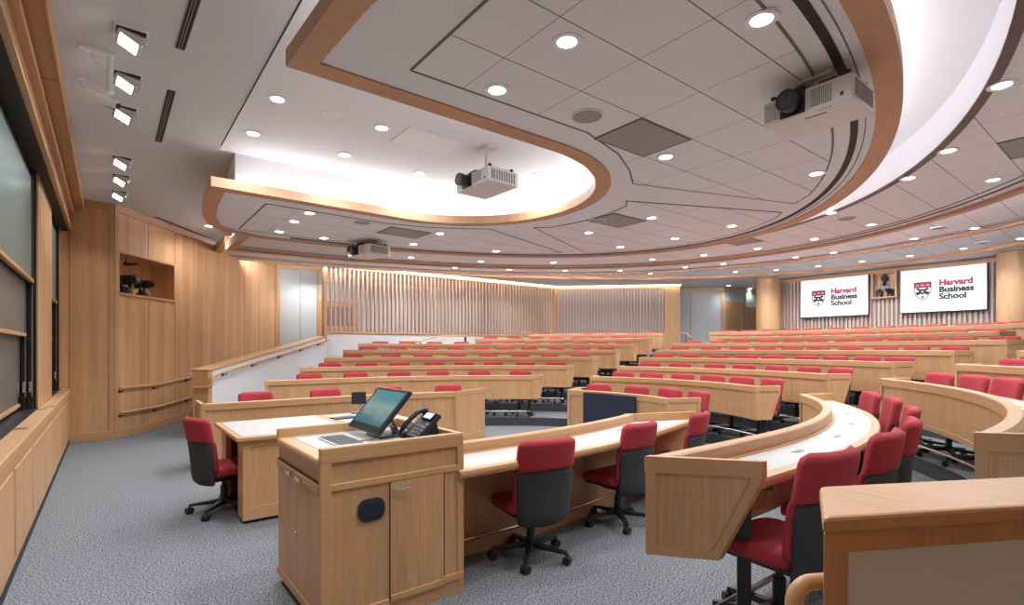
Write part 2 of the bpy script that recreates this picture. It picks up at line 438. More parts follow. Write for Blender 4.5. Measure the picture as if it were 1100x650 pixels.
# niche z
NZ0, NZ1 = 2.46, 3.13
wallseg(0, LW, 0, NZ0); wallseg(0, LW, NZ1, ZC); wallseg(0, s_n0, NZ0, NZ1); wallseg(s_n1, LW, NZ0, NZ1)
wbox(bm, pw(s_n0), pw(s_n1), NZ0-.03, NZ1+.03, .45, .48); wbox(bm, pw(s_n0), pw(s_n1), NZ0-.03, NZ0, .05, .45); wbox(bm, pw(s_n0), pw(s_n1), NZ1, NZ1+.03, .05, .45)
wbox(bm, pw(s_n0-.03), pw(s_n0), NZ0-.03, NZ1+.03, .05, .48); wbox(bm, pw(s_n1), pw(s_n1+.03), NZ0-.03, NZ1+.03, .05, .48)
box(bm, -.9, .07, 10.9, 10.95, 0, ZC)
struct('wall_left', bm, 'oak_wall')
bm = bmesh.new()
for i, s in enumerate(seams):
    for (za_, zb_) in (((.15, NZ0-.04), (NZ1+.04, ZC-.12)) if i == 0 else ((.15, ZC-.12),)): wbox(bm, pw(s-.008), pw(s+.008), za_, zb_, -.004, .01)
struct('trim_6', bm, 'oak_d')
bm = bmesh.new()
wbox(bm, pw(-.0), pw(.10), 0, ZC, -.015, .0)
wbox(bm, pw(0), pw(LW), 3.80, ZC, -.02, 0); wbox(bm, pw(LW-.10), pw(LW), 0, ZC, -.03, 0)
for z in (NZ0-.045, NZ1): wbox(bm, pw(s_n0-.02), pw(s_n1+.02), z, z+.045, -.02, .0)
wbox(bm, pw(s_n1), pw(s_n1+.035), NZ0-.04, NZ1+.04, -.02, 0)
box(bm, -.335, .07, 10.885, 10.9, 3.80, ZC); box(bm, .0, .07, 10.88, 10.9, 0, ZC); box(bm, -.5, -.43, 10.885, 10.9, .1, ZC)
struct('trim_7', bm, 'oak_t', bevel=.004)
bm = bmesh.new(); wbox(bm, pw(0), pw(.9), 0, .14, -.025, 0); wbox(bm, pw(.9), pw(4.5), 0, .14, -.025, 0, 0, .30); box(bm, -.5, .08, 10.87, 10.9, 0, .14)
struct('baseboard_left', bm, 'oak_t', bevel=.004)
# hand rails on the end wall
def handrail(pts, label, brk, r=.022, m='oak_t'):
    t = thing('handrail', label, 'handrail', pts[0])
    b = bmesh.new(); tube(b, pts, r, 10); obj('rail', b, m, t, smooth=True)
    for (p, q) in brk:
        b = bmesh.new(); mid = (p[0], p[1], p[2]-.05)
        tube(b, [p, mid, (q[0], q[1], q[2]-.06)], .009, 6); ball(b, (q[0], q[1], q[2]-.06), .026, u=10, v=6); obj('bracket', b, 'black', t, smooth=True)
    return t
def off_wall(s, d, z):
    p = pw(s); return (p[0]+UW[1]*d, p[1]-UW[0]*d, z)
for zb, lab in ((.43, 'lower oak handrail along the curved oak panel wall at the left'), (.84, 'upper oak handrail along the oak panel wall, above the lower one')):
    pts = [off_wall(.03, .08, zb)]+[off_wall(s, .08, zb+max(0, s-1.0)*.085) for s in (1.0, 2.0, 3.0, 4.0, 5.2)]
    handrail(pts, lab, [(off_wall(s, .08, zb-.0+max(0, s-1.0)*.085), off_wall(s, .01, zb+max(0, s-1.0)*.085)) for s in (.1, .95, 1.9, 2.9, 4.0)])

# PTZ cameras in the niche
def ptz(loc, rz, label, s=1.0, head2=True, under=False):
    t = thing('conference_camera', label, 'camera', loc, rz)
    def L(b, nm, m='plastic', sm=True):
        for v in b.verts: v.co *= s
        return obj(nm, b, m, t, smooth=sm, local=True)
    b = bmesh.new(); cyl(b, (0, 0), .10, 0, .06, 20, .085); cyl(b, (0, 0), .06, .06, .10, 16); L(b, 'base')
    b = bmesh.new(); tube(b, [(0, -.085, .09), (0, -.10, .17), (0, -.085, .25)], .022, 8); tube(b, [(0, .085, .09), (0, .10, .17), (0, .085, .25)], .022, 8); tube(b, [(0, -.09, .095), (0, .09, .095)], .024, 8); L(b, 'yoke')
    b = bmesh.new(); tube(b, [(-.10, 0, .21), (-.06, 0, .21), (.08, 0, .22), (.12, 0, .22)], .068, 16); tube(b, [(.12, 0, .22), (.17, 0, .223)], .05, 16); h = L(b, 'camera_head')
    b = bmesh.new(); tube(b, [(.168, 0, .223), (.174, 0, .223)], .04, 16); q = L(b, 'lens', 'glass'); q.parent = h
    return t
pn = pw((s_n0+s_n1)/2-.30); nb = (-UW[1], UW[0])
ptz((pn[0]+nb[0]*.20, pn[1]+nb[1]*.20, NZ0), math.radians(-35), 'black pan-tilt camera standing in the oak wall niche, left one', 1.25)
pn = pw((s_n0+s_n1)/2+.12)
ptz((pn[0]+nb[0]*.20, pn[1]+nb[1]*.20, NZ0), math.radians(-20), 'black pan-tilt camera standing in the oak wall niche, right one', 1.1)
pn = pw(s_n0+.42)
t = thing('wall_microphone', 'small black device hung under the top of the oak wall niche', 'microphone', (pn[0]+nb[0]*.2, pn[1]+nb[1]*.2, NZ1-.12), 0)
b = bmesh.new(); tube(b, [(0, 0, 0), (.16, -.12, -.0)], .02, 8); ball(b, (0, 0, 0), .04); obj('body', b, 'plastic', t, smooth=True, local=True)
b = bmesh.new(); tube(b, [(0, 0, 0), (0, 0, .12)], .01, 6); obj('stem', b, 'black', t, local=True)

# grey wall with door behind the slatted screen, closing walls
def zig(name, pts, m, z0=0, z1=ZC, d0=0, d1=.06):
    b = bmesh.new()
    for p, q in zip(pts, pts[1:]): wbox(b, p, q, z0, z1, d0, d1)
    return struct(name, b, m)
zig('wall_far', [(3.72, 15.72), (14.6, 15.75)], 'gpanel', z0=0)
bm = bmesh.new()
box(bm, 3.75, 14, 15.68, 15.72, 3.80, ZC); box(bm, 4.88, 4.93, 15.67, 15.72, .9, 3.85); box(bm, 3.76, 3.84, 15.66, 15.72, .3, ZC)
struct('trim_8', bm, 'oak_t', bevel=.004)
bm = bmesh.new()
for x in (4.4, 7.3, 8.5, 9.7, 10.9, 12.1): box(bm, x-.005, x+.005, 15.712, 15.72, .4, 3.8)
struct('trim_9', bm, 'line')
M['backdark2'] = plain('smoked_glass', (.22, .17, .16), .2)
bm = bmesh.new(); box(bm, 5.0, 6.02, 15.66, 15.70, .95, 2.88); d = struct('door_1', bm, 'oak_v')
bm = bmesh.new(); box(bm, 4.93, 5.0, 15.63, 15.72, .95, 2.95); box(bm, 6.02, 6.09, 15.63, 15.72, .95, 2.95); box(bm, 5.0, 6.02, 15.63, 15.72, 2.88, 2.95)
obj('door_frame', bm, 'oak_t', d, bevel=.004)
bm = bmesh.new(); box(bm, 5.06, 5.96, 15.655, 15.66, 2.2, 2.78); obj('door_glazing', bm, 'backdark2', d)
bm = bmesh.new(); tube(bm, [(5.9, 15.62, 1.9), (5.8, 15.62, 1.9)], .012); obj('door_handle', bm, 'chrome', d)
# right-hand mirrored closing walls (behind and beside the camera)
B0, B1 = MY(A0), MY(A1)
zig('wall_right', [(-.5, -.4), B0, B1, (3.75, -5.2), (14.6, -5.25)], 'oak_wall', d0=-.06, d1=0)
zig('wall_right_back', [(14.6, -5.25), (17.4, -1.5), (17.85, .25), (19.9, .6), (19.9, 2.5)], 'gpanel', d0=-.06, d1=0)

# ------------------------------------------------------------------ white stair wall + slat screen
WA, WB = (1.31, 9.95), (4.62, T)
WL = math.hypot(WB[0]-WA[0], WB[1]-WA[1]); WU = ((WB[0]-WA[0])/WL, (WB[1]-WA[1])/WL)
def stair_wall(mir, name, side):
    Z0, Z1 = 1.13, 1.82
    f = MY if mir else (lambda p: p)
    a, b_ = f(WA), f(WB)
    sg = -1 if mir else 1
    def wb(bm, s0, s1, z0, z1, d0, d1, sl=True):
        pa = f((WA[0]+WU[0]*s0, WA[1]+WU[1]*s0)); pb = f((WA[0]+WU[0]*s1, WA[1]+WU[1]*s1))
        k0 = (Z1-Z0)*s0/WL; k1 = (Z1-Z0)*s1/WL
        # slope only the top: build prism by hand
        nx, ny = -(pb[1]-pa[1]), (pb[0]-pa[0]); L = math.hypot(nx, ny); nx /= L; ny /= L
        D0, D1 = d0*sg, d1*sg; vs = []
        for (p, k) in ((pa, k0), (pb, k1)):
            for d in (D0, D1):
                vs.append(bm.verts.new((p[0]+nx*d, p[1]+ny*d, z0+(k if z0 > .3 else 0))))
                vs.append(bm.verts.new((p[0]+nx*d, p[1]+ny*d, z1+k)))
        for q in ((0, 1, 3, 2), (4, 6, 7, 5), (0, 4, 5, 1), (2, 3, 7, 6), (0, 2, 6, 4), (1, 5, 7, 3)): bm.faces.new([vs[i] for i in q])
    bm = bmesh.new(); wb(bm, .10, WL, 0, Z0, .0, .22); w = struct(name, bm, 'stair')
    return wb, Z0, Z1, f
wb, Z0, Z1, f = stair_wall(False, 'wall_stair_left', 1)
bm = bmesh.new(); wb(bm, -.02, WL, Z0, Z0+.035, -.03, .27); struct('trim_10', bm, 'oak_t', bevel=.01)
bm = bmesh.new(); wb(bm, -.02, .10, 0, Z0, -.01, .25); struct('trim_11', bm, 'oak_v', bevel=.004)
FU = (.88, -.475)
def fg(p, L_): return (p[0]+FU[0]*L_, p[1]+FU[1]*L_)
EF, EN = (1.31, .513), (1.075, .415)      # far and near corner of the wall end
W2F, W2N = MY((4.62+.20, T)), MY((4.62, T))
def fgpoly(ins_f, ins_n, s0):
    """footprint: far edge and near edge of the low wall, bending toward the rear"""
    nf = (-FU[1], FU[0])
    k1 = 1.25
    F0 = fg(EF, s0); N0 = fg(EN, s0)
    F0 = (F0[0]-nf[0]*ins_f, F0[1]-nf[1]*ins_f); N0 = (N0[0]+nf[0]*ins_n, N0[1]+nf[1]*ins_n)
    F1 = (F0[0]+FU[0]*k1, F0[1]+FU[1]*k1); N1 = (N0[0]+FU[0]*(k1+.1), N0[1]+FU[1]*(k1+.1))
    F2 = (4.85, -3.6); N2 = (4.55, -3.75)
    return [F0, F1, F2, N2, N1, N0]
FZ = [0, .0, .60, .60, .0, 0]
def slopesolid(poly, z0, z1, lo_flat=True):
    b = bmesh.new(); n = len(poly)
    lo = [b.verts.new((p[0], p[1], z0+(0 if lo_flat else q))) for p, q in zip(poly, FZ)]
    hi = [b.verts.new((p[0], p[1], z1+q)) for p, q in zip(poly, FZ)]
    for i in range(n): b.faces.new((lo[i], lo[(i+1) % n], hi[(i+1) % n], hi[i]))
    for L_ in (lo[::-1], hi):
        m_ = [L_[i] for i in range(n)]
        b.faces.new(m_)
    bmesh.ops.triangulate(b, faces=[f_ for f_ in b.faces if len(f_.verts) > 4])
    return b
ZT0 = 1.178
struct('trim_12', slopesolid(fgpoly(0, 0, 0), ZT0-.034, ZT0, False), 'oak_y', bevel=.008)
struct('trim_13', slopesolid(fgpoly(.012, .012, .012)[:1]+fgpoly(.012, .012, .012)[1:], ZT0-.075, ZT0-.036, False), 'oak_v')
struct('wall_stair_right', slopesolid(fgpoly(.02, .026, .03), 0, ZT0-.07), 'fgpanel')
bm = bmesh.new()
q = fgpoly(.010, .010, .010)
prism(bm, [q[0], fg(q[0], .055), fg(q[5], .055), q[5]], 0, ZT0-.0345); struct('trim_38', bm, 'oak_v', bevel=.003)
# handrails on the stair walls
def srail(f, lab, near):
    def q(s, d, z):
        x = WA[0]+WU[0]*s + WU[1]*d; y = WA[1]+WU[1]*s - WU[0]*d
        p = f((x, y)); return (p[0], p[1], z)
    sl = .69/WL
    z = 1.06
    pts = [q(s, .09, z+sl*s) for s in (5.2, 4, 3, 2, 1, .15)]
    pts += [q(.02, .09, z-.01), q(-.04, .09, z-.05), q(-.05, .09, z-.13), q(-.05, .09, z-.17), q(-.06, .05, z-.19), q(-.06, -.06, z-.20), q(-.05, -.22, z-.20)]
    handrail(pts, lab, [(q(s, .09, z+sl*s), q(s, .01, z+sl*s)) for s in (.4, 1.4, 2.5, 3.6, 4.7)], .021)
srail(lambda p: p, 'sloping oak handrail on the white stair wall, left side of the seats', False)
m0 = lerp2 = (EF[0]*.45+EN[0]*.55, EF[1]*.45+EN[1]*.55)
ev = (-.88, .475)
def hp(d, z, sx=0): return (m0[0]+ev[0]*d, m0[1]+ev[1]*d, z)
t = thing('handrail', 'short oak handrail end turning down at the end of the grey-panelled low wall in front', 'handrail', hp(0, 1.03))
arc = [hp(-.01, 1.012)]+[hp(.022+.042*math.sin(q), .970+.042*math.cos(q)) for q in [PI/2*i/7 for i in range(8)]]+[hp(.064, .9), hp(.064, .80)]+[hp(.022+.042*math.cos(q), .80-.042*math.sin(q)) for q in [PI/2*i/7 for i in range(1, 8)]]+[hp(-.01, .758)]
b = bmesh.new(); sd = Vector((EF[0]-EN[0], EF[1]-EN[1], 0)).normalized(); rg = []
for i, p in enumerate(arc):
    p = Vector(p); d = (Vector(arc[min(i+1, len(arc)-1)])-Vector(arc[max(i-1, 0)])).normalized(); n_ = d.cross(sd).normalized()
    rg.append([b.verts.new(p+sd*.017*math.cos(2*PI*k/16)+n_*.017*math.sin(2*PI*k/16)) for k in range(16)])
for A_, B_ in zip(rg, rg[1:]):
    for k in range(16): b.faces.new((A_[k], A_[(k+1) % 16], B_[(k+1) % 16], B_[k]))
obj('rail', b, 'oak_t', t, smooth='all')

t = thing('stair_parapet', 'low white parapet with oak cap below the slat screen, behind the left bank', 'parapet', (8.1, 13.78, 1.0))
bm = bmesh.new(); pr = [(7.3, 1.0), (7.3, 1.71), (7.9, 1.88), (8.86, 1.89), (8.86, 1.0)]
lo = [bm.verts.new((x, 13.74, z)) for x, z in pr]; hi = [bm.verts.new((x, 13.84, z)) for x, z in pr]
bm.faces.new(lo); bm.faces.new(hi[::-1])
for i in range(5): bm.faces.new((lo[i], lo[(i+1) % 5], hi[(i+1) % 5], hi[i]))
obj('parapet_wall', bm, 'stair', t)
bm = bmesh.new(); tube(bm, [(6.6, 13.76, 1.715), (7.3, 13.76, 1.725), (7.9, 13.76, 1.90), (8.86, 13.76, 1.91)], .025, 8); obj('cap_rail', bm, 'oak_t', t, smooth=True)
bm = bmesh.new(); box(bm, 8.80, 8.87, 13.72, 13.74, 1.0, 1.88); obj('end_post', bm, 'black', t)
t = thing('handrail', 'small oak handrail on black post in front of the slat screen corner', 'handrail', (11.3, 13.7, 1.9))
bm = bmesh.new(); tube(bm, [(10.5, 13.7, 1.93), (10.9, 13.7, 2.06), (11.95, 13.7, 2.06)], .022, 8); obj('rail', bm, 'oak_t', t, smooth=True)
bm = bmesh.new(); box(bm, 11.88, 11.95, 13.68, 13.72, 1.14, 2.05); obj('post', bm, 'black', t)
t = thing('handrail', 'short oak stair handrail at the right end of the left bank back row', 'handrail', (15.2, 9.9, 1.9))
bm = bmesh.new(); tube(bm, [(14.95, 10.2, 2.05), (15.1, 10.0, 2.03), (15.3, 9.75, 1.75)], .022, 8); obj('rail', bm, 'oak_t', t, smooth=True)
bm = bmesh.new(); tube(bm, [(15.1, 10.0, 2.03), (15.1, 10.0, 1.14)], .015, 8); obj('post', bm, 'black', t)
# white wall below the slats
bm = bmesh.new(); box(bm, 4.62, 13.05, T, T+.10, 0, 1.93); struct('wall_screen_base', bm, 'stair')
t = thing('slat_screen', 'long open screen of vertical oak slats on the white wall, left of the corner', 'slatted screen', (4.62, T, 1.93))
bm = bmesh.new(); box(bm, 4.62, 13.05, T-.04, T+.12, 1.93, 1.985); obj('bottom_rail', bm, 'oak_t', t, bevel=.004)
bm = bmesh.new(); box(bm, 4.62, 13.05, T-.02, T+.10, 3.71, 3.79); obj('top_rail', bm, 'oak_t', t, bevel=.004)
bm = bmesh.new(); box(bm, 4.55, 4.63, T-.05, T+.13, 1.7, 3.8); obj('end_post', bm, 'oak_t', t, bevel=.004)
bm = bmesh.new(); box(bm, 12.95, 13.05, T-.05, T+.13, 1.93, 3.8); obj('end_post', bm, 'oak_t', t, bevel=.004)
bm = bmesh.new(); x = 4.74
while x < 12.9:
    box(bm, x, x+.042, T, T+.09, 1.98, 3.72); x += .128
obj('slats', bm, 'oak_slat', t)
bm = bmesh.new(); box(bm, 4.65, 13.0, T+.35, T+.38, 3.45, 3.60); obj('header_board', bm, 'oak_d', t)
# lamp strip washing the screen
bm = bmesh.new(); box(bm, 4.7, 13.0, T-.10, T-.06, 3.765, 3.775)
tag(obj('linear_wall_washer', bm, 'led_w'), 'warm linear light along the top of the long slat screen', 'strip light')
# slatted walls: diagonal and rear
def slat_wall(name, a, b, z0, z1, pitch, w_, side, m='oak_slat', back='gpanel', skip=()):
    dx, dy = b[0]-a[0], b[1]-a[1]; L = math.hypot(dx, dy); ux, uy = dx/L, dy/L
    bm = bmesh.new(); wbox(bm, a, b, 0, z1+.12, .06, .10); struct(name, bm, back)
    bm = bmesh.new(); s = pitch*.5
    while s < L-pitch*.5:
        pa = (a[0]+ux*s, a[1]+uy*s); pb = (a[0]+ux*(s+w_), a[1]+uy*(s+w_)); wbox(bm, pa, pb, z0, z1, 0, .06); s += pitch
    return struct(name+'_slats', bm, m)
D0, D1, D2 = (13.05, T), (15.78, 11.33), (16.16, 10.94)
M['backdark'] = plain('slat_backing', (.30, .28, .31), .8)
slat_wall('wall_diagonal', D0, D1, 1.3, 3.70, .11, .055, 1, back='backdark')
bm = bmesh.new(); wbox(bm, D0, D2, 3.69, 3.79, -.02, .06); struct('trim_14', bm, 'oak_t')
bm = bmesh.new(); wbox(bm, D1, D2, 0, 3.69, -.03, .25); struct('wall_pier', bm, 'oak_v', bevel=.01)
bm = bmesh.new(); wbox(bm, D0, D2, 3.765, 3.775, -.13, -.09)
tag(obj('linear_wall_washer', bm, 'led_w'), 'warm linear light above the short diagonal slatted wall', 'strip light')
slat_wall('wall_diagonal_right', MY(D1), MY(D0), 1.3, 3.70, .11, .055, 1, back='backdark')
# recess between pier and column
zig('wall_recess', [(16.3, 11.2), (16.9, 11.4), (17.85, 10.25)], 'gpanel')
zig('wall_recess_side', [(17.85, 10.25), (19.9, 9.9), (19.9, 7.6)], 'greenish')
bm = bmesh.new()
for a, b in (((16.9, 11.4), (17.85, 10.25)), ((17.85, 10.25), (19.9, 9.9)), ((19.9, 9.9), (19.9, 7.6))): wbox(bm, a, b, 3.62, 3.72, -.02, 0)
wbox(bm, (17.80, 10.31), (17.87, 10.24), .8, 3.7, -.03, 0); wbox(bm, (17.1, 11.16), (17.13, 11.12), 1, 3.65, -.01, 0); wbox(bm, (19.0, 10.05), (19.06, 10.04), 1, 3.65, -.03, 0)
struct('trim_15', bm, 'oak_t', bevel=.003)
bm = bmesh.new(); wbox(bm, (18.05, 10.216), (18.75, 10.096), 1.14, 3.2, -.03, 0); d = struct('door_2', bm, 'oak_d')
bm = bmesh.new(); wbox(bm, (17.95, 10.233), (18.05, 10.216), 1.14, 3.28, -.05, 0); wbox(bm, (18.75, 10.096), (18.85, 10.079), 1.14, 3.28, -.05, 0); wbox(bm, (17.95, 10.233), (18.85, 10.079), 3.2, 3.28, -.05, 0)
obj('door_frame', bm, 'oak_t', d)
bm = bmesh.new(); wbox(bm, (19.1, 10.03), (19.85, 9.9), 1.14, 3.1, -.02, 0); struct('door_3', bm, 'oak_d')
# rear wall W
slat_wall('wall_back', (W, 8.05), (W, 2.45), 1.1, 3.66, .105, .05, 1, back='backdark')
bm = bmesh.new(); box(bm, W-.03, W+.06, 2.45, 8.05, 3.66, 3.79); box(bm, W-.03, W+.06, 7.97, 8.05, 1.1, 3.79); box(bm, W-.03, W+.06, 2.45, 2.53, 1.1, 3.79)
struct('trim_16', bm, 'oak_t', bevel=.004)
for i, y in enumerate((8.18, 2*YC-8.18)):
    bm = bmesh.new(); cyl(bm, (16.95, y), .36, 0, 3.78, 48); o = struct('column_%d' % (i+1), bm, 'oak_v', smooth=True)
    bm = bmesh.new(); cyl(bm, (16.95, y), .375, 3.72, 3.79, 48); obj('column_collar', bm, 'oak_t', o, smooth=True)

# ------------------------------------------------------------------ ceiling
bm = bmesh.new(); box(bm, -.335, 20.0, -5.3, 15.8, ZC, ZC+.05); struct('ceiling', bm, 'ceil')
NX, NR = 3.3, 1.60
def notch(rad, xs=.9, n=36):
    """near side -> tip -> far side"""
    p = [(xs, YC-rad)]
    for i in range(n+1):
        a = -PI/2+PI*i/n; p.append((NX+rad*math.cos(a)*(1.0), YC+rad*math.sin(a)))
    p.append((xs, YC+rad)); return p
def ell(ax, ay, n=90, x0=2.0):
    return [(x0+ax*math.cos(PI/2-PI*i/n), YC+ay*math.sin(PI/2-PI*i/n)) for i in range(n+1)]
def cloud_outline(d=0):
    """d = inset from the outer wood edge"""
    e = ell(6.7-d, 4.36-d)
    left_f = [(.93+d, 5.25+NR+d), (.96+d, 7.7), (1.03+d, 8.4), (1.18+d, 9.0), (1.42+d*.8, 9.38-d)]
    nt = notch(NR+d, xs=.93+d)
    return left_f + [p for p in e] + [MY(p) for p in left_f[::-1]] + nt[1:-1]
# painted underside
bm = bmesh.new(); prism(bm, cloud_outline(.17), 3.40, 3.46); struct('ceiling_cloud', bm, 'cloud')
def strip_loop(outer, inner, z0, z1, name, m):
    bm = bmesh.new(); n = len(outer); R = []
    for L, z in ((outer, z0), (outer, z1), (inner, z1), (inner, z0)): R.append([bm.verts.new((p[0], p[1], z)) for p in L])
    for j in range(4):
        A, B = R[j], R[(j+1) % 4]
        for i in range(n): bm.faces.new((A[i], A[(i+1) % n], B[(i+1) % n], B[i]))
    return struct(name, bm, m)
strip_loop(cloud_outline(0), cloud_outline(.17), 3.385, 3.50, 'trim_17', 'oak_r')
# white bulkhead above the cloud
bm = bmesh.new()
o2 = cloud_outline(.30)
lo = [bm.verts.new((p[0], p[1], 3.45)) for p in o2]; hi = [bm.verts.new((p[0], p[1], ZC)) for p in o2]
for i in range(len(o2)): bm.faces.new((lo[i], lo[(i+1) % len(o2)], hi[(i+1) % len(o2)], hi[i]))
struct('ceiling_bulkhead', bm, 'cove')
def notch_norm(rad, xs):
    p = notch(rad, xs); out = []
    for i, (x, y) in enumerate(p):
        if x <= NX: n_ = (0, -1 if y > YC else 1)
        else: g = math.hypot(x-NX, y-YC); n_ = ((NX-x)/g, (YC-y)/g)
        out.append((x, y, n_[0], n_[1]))
    return out
# cove bright ceiling patch above the notch and above the outer gap
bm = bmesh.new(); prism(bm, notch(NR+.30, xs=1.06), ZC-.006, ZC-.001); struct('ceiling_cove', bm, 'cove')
bm = bmesh.new(); sweep(bm, notch_norm(NR+.24, 1.25), [(0, 3.505), (.05, 3.505), (.05, 3.515), (0, 3.515)])
tag(obj('cove_light', bm, 'led'), 'cool white cove light hidden on the oak edge of the round-ended ceiling recess', 'cove light')
def ellpath(ax, ay, n=100, a0=PI/2, a1=-PI/2, x0=2.0):
    out = []
    for i in range(n+1):
        a = a0+(a1-a0)*i/n; gx, gy = math.cos(a)/ax, math.sin(a)/ay; g = math.hypot(gx, gy)
        out.append((x0+ax*math.cos(a), YC+ay*math.sin(a), gx/g, gy/g))
    return out
bm = bmesh.new(); sweep(bm, ellpath(6.7-.20, 4.36-.20), [(0, 3.505), (.06, 3.505), (.06, 3.515), (0, 3.515)])
tag(obj('cove_light', bm, 'led'), 'cool white cove light along the outer oak edge of the big grey ceiling cloud', 'cove light')
# rings
rings = [(3.55, (7.22, 4.93), (9.2, 6.6)), (3.72, (9.30, 6.70), (11.65, 8.85)), (3.87, (11.75, 8.95), (14.8, 9.35))]
XL = 2.0
bm = bmesh.new(); sweep(bm, ellpath(6.55, 4.2), [(0, ZC-.008), (.75, ZC-.008), (.75, ZC-.004), (0, ZC-.004)]); struct('ceiling_cove_outer', bm, 'cove')
for i, (z, (a0, b0), (a1, b1)) in enumerate(rings):
    e0, e1 = ell(a0, b0), ell(a1, b1)
    bm = bmesh.new()
    if i == 2:
        A = [bm.verts.new((*p, z)) for p in e0]; B = [bm.verts.new((*p, z)) for p in e1]
        for j in range(len(A)-1): bm.faces.new((A[j], A[j+1], B[j+1], B[j]))
    else:
        A = [bm.verts.new((*p, z)) for p in e0]; B = [bm.verts.new((*p, z)) for p in e1]
        for j in range(len(A)-1): bm.faces.new((A[j], A[j+1], B[j+1], B[j]))
    struct('ceiling_ring_%d' % (i+1), bm, 'tile2')
    # inner upstand
    bm = bmesh.new(); sweep(bm, ellpath(a0, b0), [(-.02, z-.006), (.03 if i else .055, z-.006), (.03 if i else .055, z+.01), (-.02, z+.01)]); struct('trim_%d' % (20+i), bm, 'bronze' if i == 0 else 'ceil')
    bm = bmesh.new(); sweep(bm, ellpath(a0, b0), [(-.015, z+.01), (.01, z+.01), (.01, min(ZC, z+.4)), (-.015, min(ZC, z+.4))]); struct('ceiling_upstand_%d' % (i+1), bm, 'cove')
    if i < 2:
        bm = bmesh.new(); sweep(bm, ellpath(a1, b1), [(-.14, z-.045), (0, z-.045), (0, z+.05), (-.14, z+.05)]); struct('trim_%d' % (24+i), bm, 'oak_r')
        bm = bmesh.new(); sweep(bm, ellpath(a1-.16, b1-.16), [(-.16, z-.012), (-.13, z-.012), (-.13, z+.001), (-.16, z+.001)]); sweep(bm, ellpath(a1-.16, b1-.16), [(-.28, z-.010), (-.27, z-.010), (-.27, z+.001), (-.28, z+.001)]); struct('trim_%d' % (27+i), bm, 'line')
        bm = bmesh.new(); sweep(bm, ellpath(a1-.02, b1-.02), [(0, z+.052), (.012, z+.052), (.012, z+.105), (0, z+.105)])
        tag(obj('cove_light', bm, 'led_r'), 'cool white cove light on the %s oak-edged ceiling ring beyond the cloud' % ORD[i], 'cove light')
        # left end board
        bm = bmesh.new()
        p0, p1 = (2.0, YC+b0), (2.0, YC+b1)
        box(bm, 1.86, 2.0, YC+b0, YC+b1, z-.045, z+.10); box(bm, 1.86, 2.0, YC-b1, YC-b0, z-.045, z+.10)
        struct('trim_%d' % (30+i), bm, 'oak_r')
# outer soffit
bm = bmesh.new(); z = 3.80
SOF = [(4.63, T), (13.05, T+.0), (16.16, 10.94), (16.9, 11.4), (17.85, 10.25), (19.9, 9.9)]
SOF = SOF + [MY(p) for p in SOF[::-1]]
A, B = [], []
for i in range(161):
    a = PI/2-PI*i/160
    x, y = 2+14.8*math.cos(a), YC+9.35*math.sin(a)
    ang = math.atan2(y-YC, x-2); r = math.hypot(x-2, y-YC); rr = hit((4.7, YC), ang, SOF)
    rr2 = hit((2+.001, YC), ang, SOF)
    h_ = None
    c = (2.0, YC)
    d = (math.cos(ang), math.sin(ang)); far = 0
    for j in range(len(SOF)-1):
        p, q = SOF[j], SOF[j+1]; ex, ey = q[0]-p[0], q[1]-p[1]; den = d[0]*ey-d[1]*ex
        if abs(den) < 1e-9: continue
        tt = ((p[0]-c[0])*ey-(p[1]-c[1])*ex)/den; u = ((p[0]-c[0])*d[1]-(p[1]-c[1])*d[0])/den
        if tt > 0 and 0 <= u <= 1: far = max(far, tt)
    if far > r+.02:
        A.append((x, y)); B.append((c[0]+far*d[0], c[1]+far*d[1]))
va = [bm.verts.new((*p, z)) for p in A]; vb = [bm.verts.new((*p, z)) for p in B]
for j in range(len(A)-1): bm.faces.new((va[j], va[j+1], vb[j+1], vb[j]))
struct('ceiling_soffit', bm, 'ceil')
bm = bmesh.new()
pth = [q for q in ellpath(14.8, 9.35, 160) if T > q[1] > 2*YC-T]
sweep(bm, pth, [(-.10, z-.02), (.02, z-.02), (.02, z+.10), (-.10, z+.10)]); struct('trim_33', bm, 'oak_r')
# tile fields under the cloud (same plane, slightly proud), and the black slot
def lerp(a, b, t): return (a[0]*(1-t)+b[0]*t, a[1]*(1-t)+b[1]*t)
def ell_d(d, x): return YC-(4.36-d)*math.sqrt(max(0, 1-((x-2)/(6.7-d))**2))
f1 = [(1.62, 3.2), (3.3, 3.17), (3.9, 3.33), (4.35, 3.56), (4.74, 3.83), (7.05, 3.06)]
xs = [7.05-.25*i for i in range(1, 22)]
f1 += [(x, ell_d(.48, x)) for x in xs if x > 1.62] + [(1.62, ell_d(.48, 1.62))]
f1[6:6] = []
f2 = [(5.23, 4.33), (7.37, 3.37)] + [(2+6.22*math.cos(a), YC+3.88*math.sin(a)) for a in [math.radians(q) for q in range(-26, 28, 4)]] + [(7.37, 2*YC-3.37), (5.23, 2*YC-4.33)] + [(NX+2.25*math.cos(a), YC+2.25*math.sin(a)) for a in [math.radians(q) for q in (20, 10, 0, -10, -20)]]
f3 = [MY(p) for p in f1]
bmf = bmesh.new(); bml = bmesh.new()
for fpoly in (f1, f2, f3):
    prism(bmf, fpoly, 3.396, 3.401)
    n = len(fpoly)
    for i in range(n):
        a, b = fpoly[i], fpoly[(i+1) % n]
        if math.hypot(a[0]-b[0], a[1]-b[1]) > .01: wbox(bml, a, b, 3.393, 3.400, -.008, .008)
struct('ceiling_tiles', bmf, 'tile'); struct('trim_34', bml, 'line')
bm = bmesh.new(); sweep(bm, ellpath(6.7-.32, 4.36-.32, a0=math.radians(86), a1=math.radians(-86)), [(-.028, 3.392), (.028, 3.392), (.028, 3.402), (-.028, 3.402)]); struct('trim_35', bm, 'dark')
